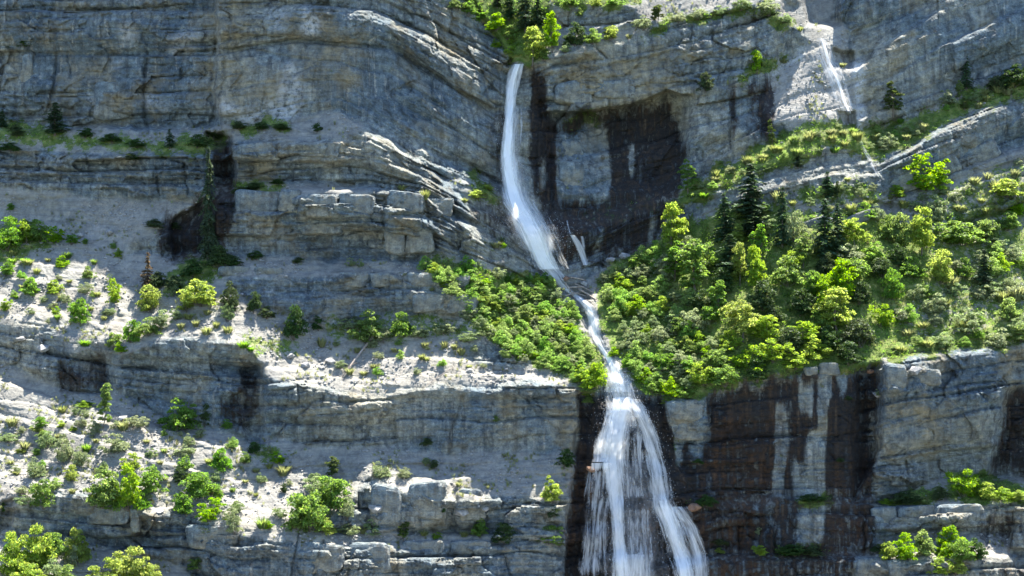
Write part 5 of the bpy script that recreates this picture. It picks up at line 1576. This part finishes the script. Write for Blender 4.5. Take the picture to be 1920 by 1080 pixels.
def stone_material(name, c0, c1):
    m, nt = new_mat(name)
    N = NT(nt)
    o, b_ = N.n('ShaderNodeOutputMaterial'), N.n('ShaderNodeBsdfPrincipled')
    g = N.n('ShaderNodeNewGeometry').outputs['Position']
    N.link(N.ramp(N.noise(g, 1.1, 6, 0.7), [(0.32, c0), (0.66, c1)]), b_.inputs['Base Color'])
    b_.inputs['Roughness'].default_value = 0.9
    bp = N.n('ShaderNodeBump')
    bp.inputs['Distance'].default_value = 0.3
    N.link(N.noise(g, 2.5, 6, 0.7), bp.inputs['Height'])
    N.link(bp.outputs[0], b_.inputs['Normal'])
    N.link(b_.outputs[0], o.inputs[0])
    return m


GREYST = stone_material('grey_stone', (0.13, 0.13, 0.13), (0.36, 0.35, 0.33))
RUSTST = stone_material('rusty_stone', (0.10, 0.05, 0.03), (0.30, 0.17, 0.10))
STONES = [stone_mesh('boulder', 900 + i, GREYST) for i in range(6)]
RSTONES = [stone_mesh('boulder', 920 + i, RUSTST) for i in range(2)]

# scree: stones too many to count on the open slopes
sc_prob = np.where(FR, np.clip(SLOPEROCK - GREEN * 1.2 - WET_SHADE, 0, 1) * (0.25 + SOIL) * np.clip(0.3 + fbm(U / 50, V / 50, 401, 3) * 2, 0, 1), 0)
sp = (sc_prob * np.gradient(U, axis=1) * np.gradient(V, axis=0)).ravel()
sp /= sp.sum()
pick = ru.choice(len(sp), 5200, p=sp)
vs, qs, o_ = [], [], 0
base_st = []
for me in STONES:
    v_ = np.array([tuple(x.co) for x in me.vertices])
    f_ = np.array([tuple(x.vertices) for x in me.polygons])
    base_st.append((v_, f_))
for n_, pk in enumerate(pick):
    v_, f_ = base_st[n_ % len(base_st)]
    a = ru.random() * 6.283
    R_ = np.array([[math.cos(a), -math.sin(a), 0], [math.sin(a), math.cos(a), 0], [0, 0, 1]])
    s_ = 0.16 + 0.5 * ru.random() ** 4
    vs.append(v_ @ R_.T * s_ + CO[pk] + np.array([0, -0.05, 0.06]))
    qs.append(f_ + o_)
    o_ += len(v_)
tag(add_obj('scree', mesh_from('scree', np.vstack(vs), np.vstack(qs), GREYST)), 'loose grey stones strewn over the open slopes', kind='stuff')

BOULD = [  # u, v, width px, rusty?, label
    (1108, 884, 22, 1, 'rust-brown boulder perched left of the veiled lower waterfall'), (866, 966, 34, 0, 'tan boulder lodged under the block tops left of the lower waterfall'),
    (1302, 958, 34, 1, 'rusty rounded boulder right of the lower waterfall under the dark wall'), (80, 660, 30, 0, 'grey boulder on the lip above the stained left wall'),
    (228, 790, 26, 0, 'flat grey slab beside the slender tree on the lower left slope'), (150, 445, 20, 0, 'grey stone behind the brush at the left edge'), (205, 440, 26, 0, 'pale boulder in the last sun patch below the shaded ledges'),
    (575, 690, 24, 0, 'grey boulder near the shadow tip on the sunlit bench'), (620, 684, 26, 0, 'squat boulder beside the fallen trunk on the bench'), (545, 672, 20, 0, 'small boulder at the left end of the sunlit bench'),
    (1145, 492, 24, 0, 'pale boulder at the foot of the dark bowl wall'), (1172, 486, 30, 0, 'long grey boulder between bowl wall and bright bushes'), (1062, 525, 16, 1, 'reddish stone at the head of the log pile'),
    (1095, 535, 18, 0, 'pale stone on the right side of the log pile'), (1645, 745, 24, 0, 'pale boulder in the cleft left of the right cliff knob'), (1632, 700, 18, 1, 'reddish boulder high in the cleft beside the wood'),
    (440, 985, 20, 0, 'grey stone under the shrubs at the foot of the lower left slope'), (300, 965, 24, 0, 'stone on the brink of the lowest left cliff'), (705, 960, 34, 0, 'rough pinkish boulder under the left block top'), (690, 1004, 24, 0, 'stone on the low bench left of the juniper'),
    (910, 958, 20, 0, 'stone below the right block top near the falls'), (1590, 215, 18, 0, 'stone in the mouth of the upper right gully'), (1690, 378, 20, 0, 'stone beside the yellow bush on the slabs'), (40, 640, 22, 0, 'block of grey rock at the foot of the rubble slope'),
    (880, 700, 26, 0, 'grey block on the right half of the sunlit bench'), (1715, 700, 30, 0, 'grey lump of rock on the right cliff knob'),
]
for n_, (u, v, w, rust, lb) in enumerate(BOULD):
    o = add_obj('boulder', (RSTONES if rust else STONES)[n_ % (2 if rust else 6)])
    kk = (DIST + depth_at(u, v)) / DIST * PX
    s_ = w * kk / 2
    o.location = at(u, v - w * 0.2, s_ * 0.2)
    o.scale = (s_, s_, s_ * 0.95)
    o.rotation_euler = (0.2 * math.sin(n_), 0.25 * math.cos(n_ * 2), n_ * 1.9)
    tag(o, lb, 'boulder', 'boulders on the slopes')

wood_pale, wnt = new_mat('weathered_wood')
WN = NT(wnt)
_wo, _wb = WN.n('ShaderNodeOutputMaterial'), WN.n('ShaderNodeBsdfPrincipled')
WN.link(WN.ramp(WN.noise(WN.n('ShaderNodeNewGeometry').outputs['Position'], 1.5, 5, 0.7), [(0.3, (0.15, 0.11, 0.085)), (0.7, (0.40, 0.34, 0.28))]), _wb.inputs['Base Color'])
_wb.inputs['Roughness'].default_value = 0.85
WN.link(_wb.outputs[0], _wo.inputs[0])


def log_obj(u0, v0, u1, v1, rad, lb, grp, branches=0):
    a, b_ = at(u0, v0, rad + 0.35), at(u1, v1, rad + 0.35)
    c = (a + b_) / 2
    p0, p1 = np.array(a - c), np.array(b_ - c)
    m_ = (p0 + p1) / 2 + np.array([0, -0.15, 0.12])
    parts = [tube(p0, m_, rad, rad * 0.85, 7), tube(m_, p1, rad * 0.85, rad * 0.6, 7)]
    me = mesh_from('trunk', *join(parts), wood_pale)
    root = add_obj('log', me)
    root.location = c
    r = np.random.default_rng(int(u0 * 7 + v0))
    for i in range(branches):
        f = r.uniform(0.3, 0.95)
        s_ = p0 + (p1 - p0) * f
        e_ = s_ + np.array([r.normal(0, 1.0), -0.3, r.uniform(0.2, 1.4)])
        add_obj('branch', mesh_from('branch', *tube(s_, e_, rad * 0.35, 0.02, 4), wood_pale), root)
    tag(root, lb, 'log', grp)


LP = 'logs piled below the upper waterfall'
log_obj(706, 622, 642, 706, 0.32, 'long pale fallen trunk leaning down across the sunlit bench', 'fallen wood on the bench', 5)
log_obj(760, 690, 720, 738, 0.12, 'thin bleached pole lying on the edge of the bench', 'fallen wood on the bench', 1)
log_obj(850, 688, 800, 722, 0.10, 'thin crooked stick on the bench beside the layered rock', 'fallen wood on the bench', 1)
for (a, b_, c_, d_, r_, lb) in (
        (1048, 541, 1095, 538, 0.28, 'reddish log lying level across the head of the log pile'), (1085, 542, 1118, 562, 0.26, 'dark slanting log on the right of the log pile'), (1060, 530, 1078, 560, 0.20, 'short log pointing down the stream bed'),
        (1056, 556, 1086, 548, 0.18, 'thin log low on the left of the log pile'), (1070, 520, 1100, 526, 0.22, 'topmost log of the pile, near the bowl wall'), (1092, 572, 1112, 592, 0.18, 'lowest log of the pile, where the white stream begins'),
        (1078, 532, 1112, 548, 0.16, 'slim pale log crossing the pile'), (1064, 546, 1102, 556, 0.16, 'pale log across the middle of the pile'), (1086, 560, 1110, 566, 0.14, 'short stick beside the white water'), (1052, 524, 1068, 528, 0.2, 'stubby log by the splash of the upper waterfall')):
    log_obj(a, b_, c_, d_, r_, lb, LP)

# ------------------------------------------------------------------ distinct rock blocks that stand out of the cliffs, each a part of its cliff
def block_mesh(seed, w, h, d):
    r = np.random.default_rng(seed)
    n = 9
    t = np.linspace(-1, 1, n)
    a, c = np.meshgrid(t, t)
    a, c = a.ravel(), c.ravel()
    one = np.ones_like(a)
    idx = np.arange(n * n).reshape(n, n)
    q0 = np.stack([idx[:-1, :-1], idx[:-1, 1:], idx[1:, 1:], idx[1:, :-1]], -1).reshape(-1, 4)
    vs, qs = [], []
    for k, (x, y, z) in enumerate(((a, -one, c), (a, c, one), (one, a, c), (-one, -a, c), (a, -c, -one))):
        vs.append(np.stack([x, y, z], 1))
        qs.append(q0 + k * n * n)
    v = np.vstack(vs)
    pn = (np.abs(v) ** 7).sum(1) ** (1 / 7)
    v = v / pn[:, None]
    sc_ = np.array([w, d, h]) / 2
    pos = v * sc_
    nz = fbm(pos[:, 0] / 2.2 + pos[:, 1] * 0.7 + seed, pos[:, 2] / 1.4 + pos[:, 1] * 0.5, seed, 3)
    taper = 1 + 0.10 * r.normal() * v[:, 2] + 0.06 * r.normal() * v[:, 0]
    pos[:, 0] *= taper
    pos[:, 2] *= 1 + 0.10 * r.normal() * v[:, 0]
    pos += v * nz[:, None] * 0.38
    return mesh_from('rock_block', pos, np.vstack(qs), ROCK, False)


BLOCKS = [('upper_cliff', [(724, 360, 792, 405), (719, 410, 758, 478), (762, 412, 812, 476), (436, 358, 520, 402), (524, 356, 566, 400), (572, 364, 630, 408), (634, 364, 700, 406), (802, 372, 850, 408), (560, 412, 640, 440),
                          (640, 512, 690, 540), (694, 514, 742, 540), (764, 512, 820, 540), (824, 516, 878, 542), (770, 550, 830, 586), (836, 554, 896, 590), (410, 500, 470, 520), (474, 502, 530, 522), (440, 268, 520, 300), (560, 268, 640, 296), (40, 100, 62, 160), (176, 155, 250, 225)]),
          ('wet_cliff', [(1508, 690, 1532, 706), (1535, 682, 1574, 704), (1252, 752, 1322, 790), (1268, 793, 1316, 826), (1664, 684, 1702, 732), (1708, 694, 1768, 724), (1630, 952, 1680, 985), (1684, 950, 1760, 975), (1764, 948, 1850, 974), (1605, 1048, 1660, 1090), (1668, 1052, 1720, 1095)]),
          ('lower_cliff', [(694, 912, 752, 985), (766, 906, 832, 975), (857, 918, 908, 978), (566, 1022, 640, 1075), (648, 1020, 735, 1078), (752, 1016, 830, 1040), (842, 1016, 918, 1040), (350, 985, 440, 1030), (160, 950, 240, 985), (245, 945, 262, 1000)]),
          ('slab_cliff', [(1496, 410, 1560, 430), (1564, 404, 1640, 426), (1660, 330, 1720, 362), (1726, 300, 1800, 335), (1806, 270, 1880, 306)]),
          ('bowl_cliff', [(1050, 262, 1092, 300), (1052, 304, 1098, 366), (1040, 150, 1110, 196), (1115, 150, 1190, 186)])]
for nm, lst in BLOCKS:
    host = bpy.data.objects[nm]
    for n_, (u0, v0, u1, v1) in enumerate(lst):
        u, v = (u0 + u1) / 2, (v0 + v1) / 2
        kk = (DIST + depth_at(u, v)) / DIST * PX
        me = block_mesh(1000 + n_ * 7 + len(nm), (u1 - u0) * kk, (v1 - v0) * kk, 5.0)
        tilt_ = 0.0
        if nm in ('slab_cliff',):
            tilt_ = -0.38
        o = add_obj('rock_block', me, host)
        ds_ = [depth_at(x, y) for x in (u0 + 6, u, u1 - 6) for y in (v0 + 5, v, v1 - 5)]
        dd = float(np.median(ds_)) - 0.25
        k2 = (DIST + dd) / DIST * PX
        o.location = ((u - 960) * k2, dd + 2.0, Z0 + (540 - v) * k2)
        o.rotation_euler = (-0.10, tilt_, 0.05 * math.sin(n_ * 3.1))
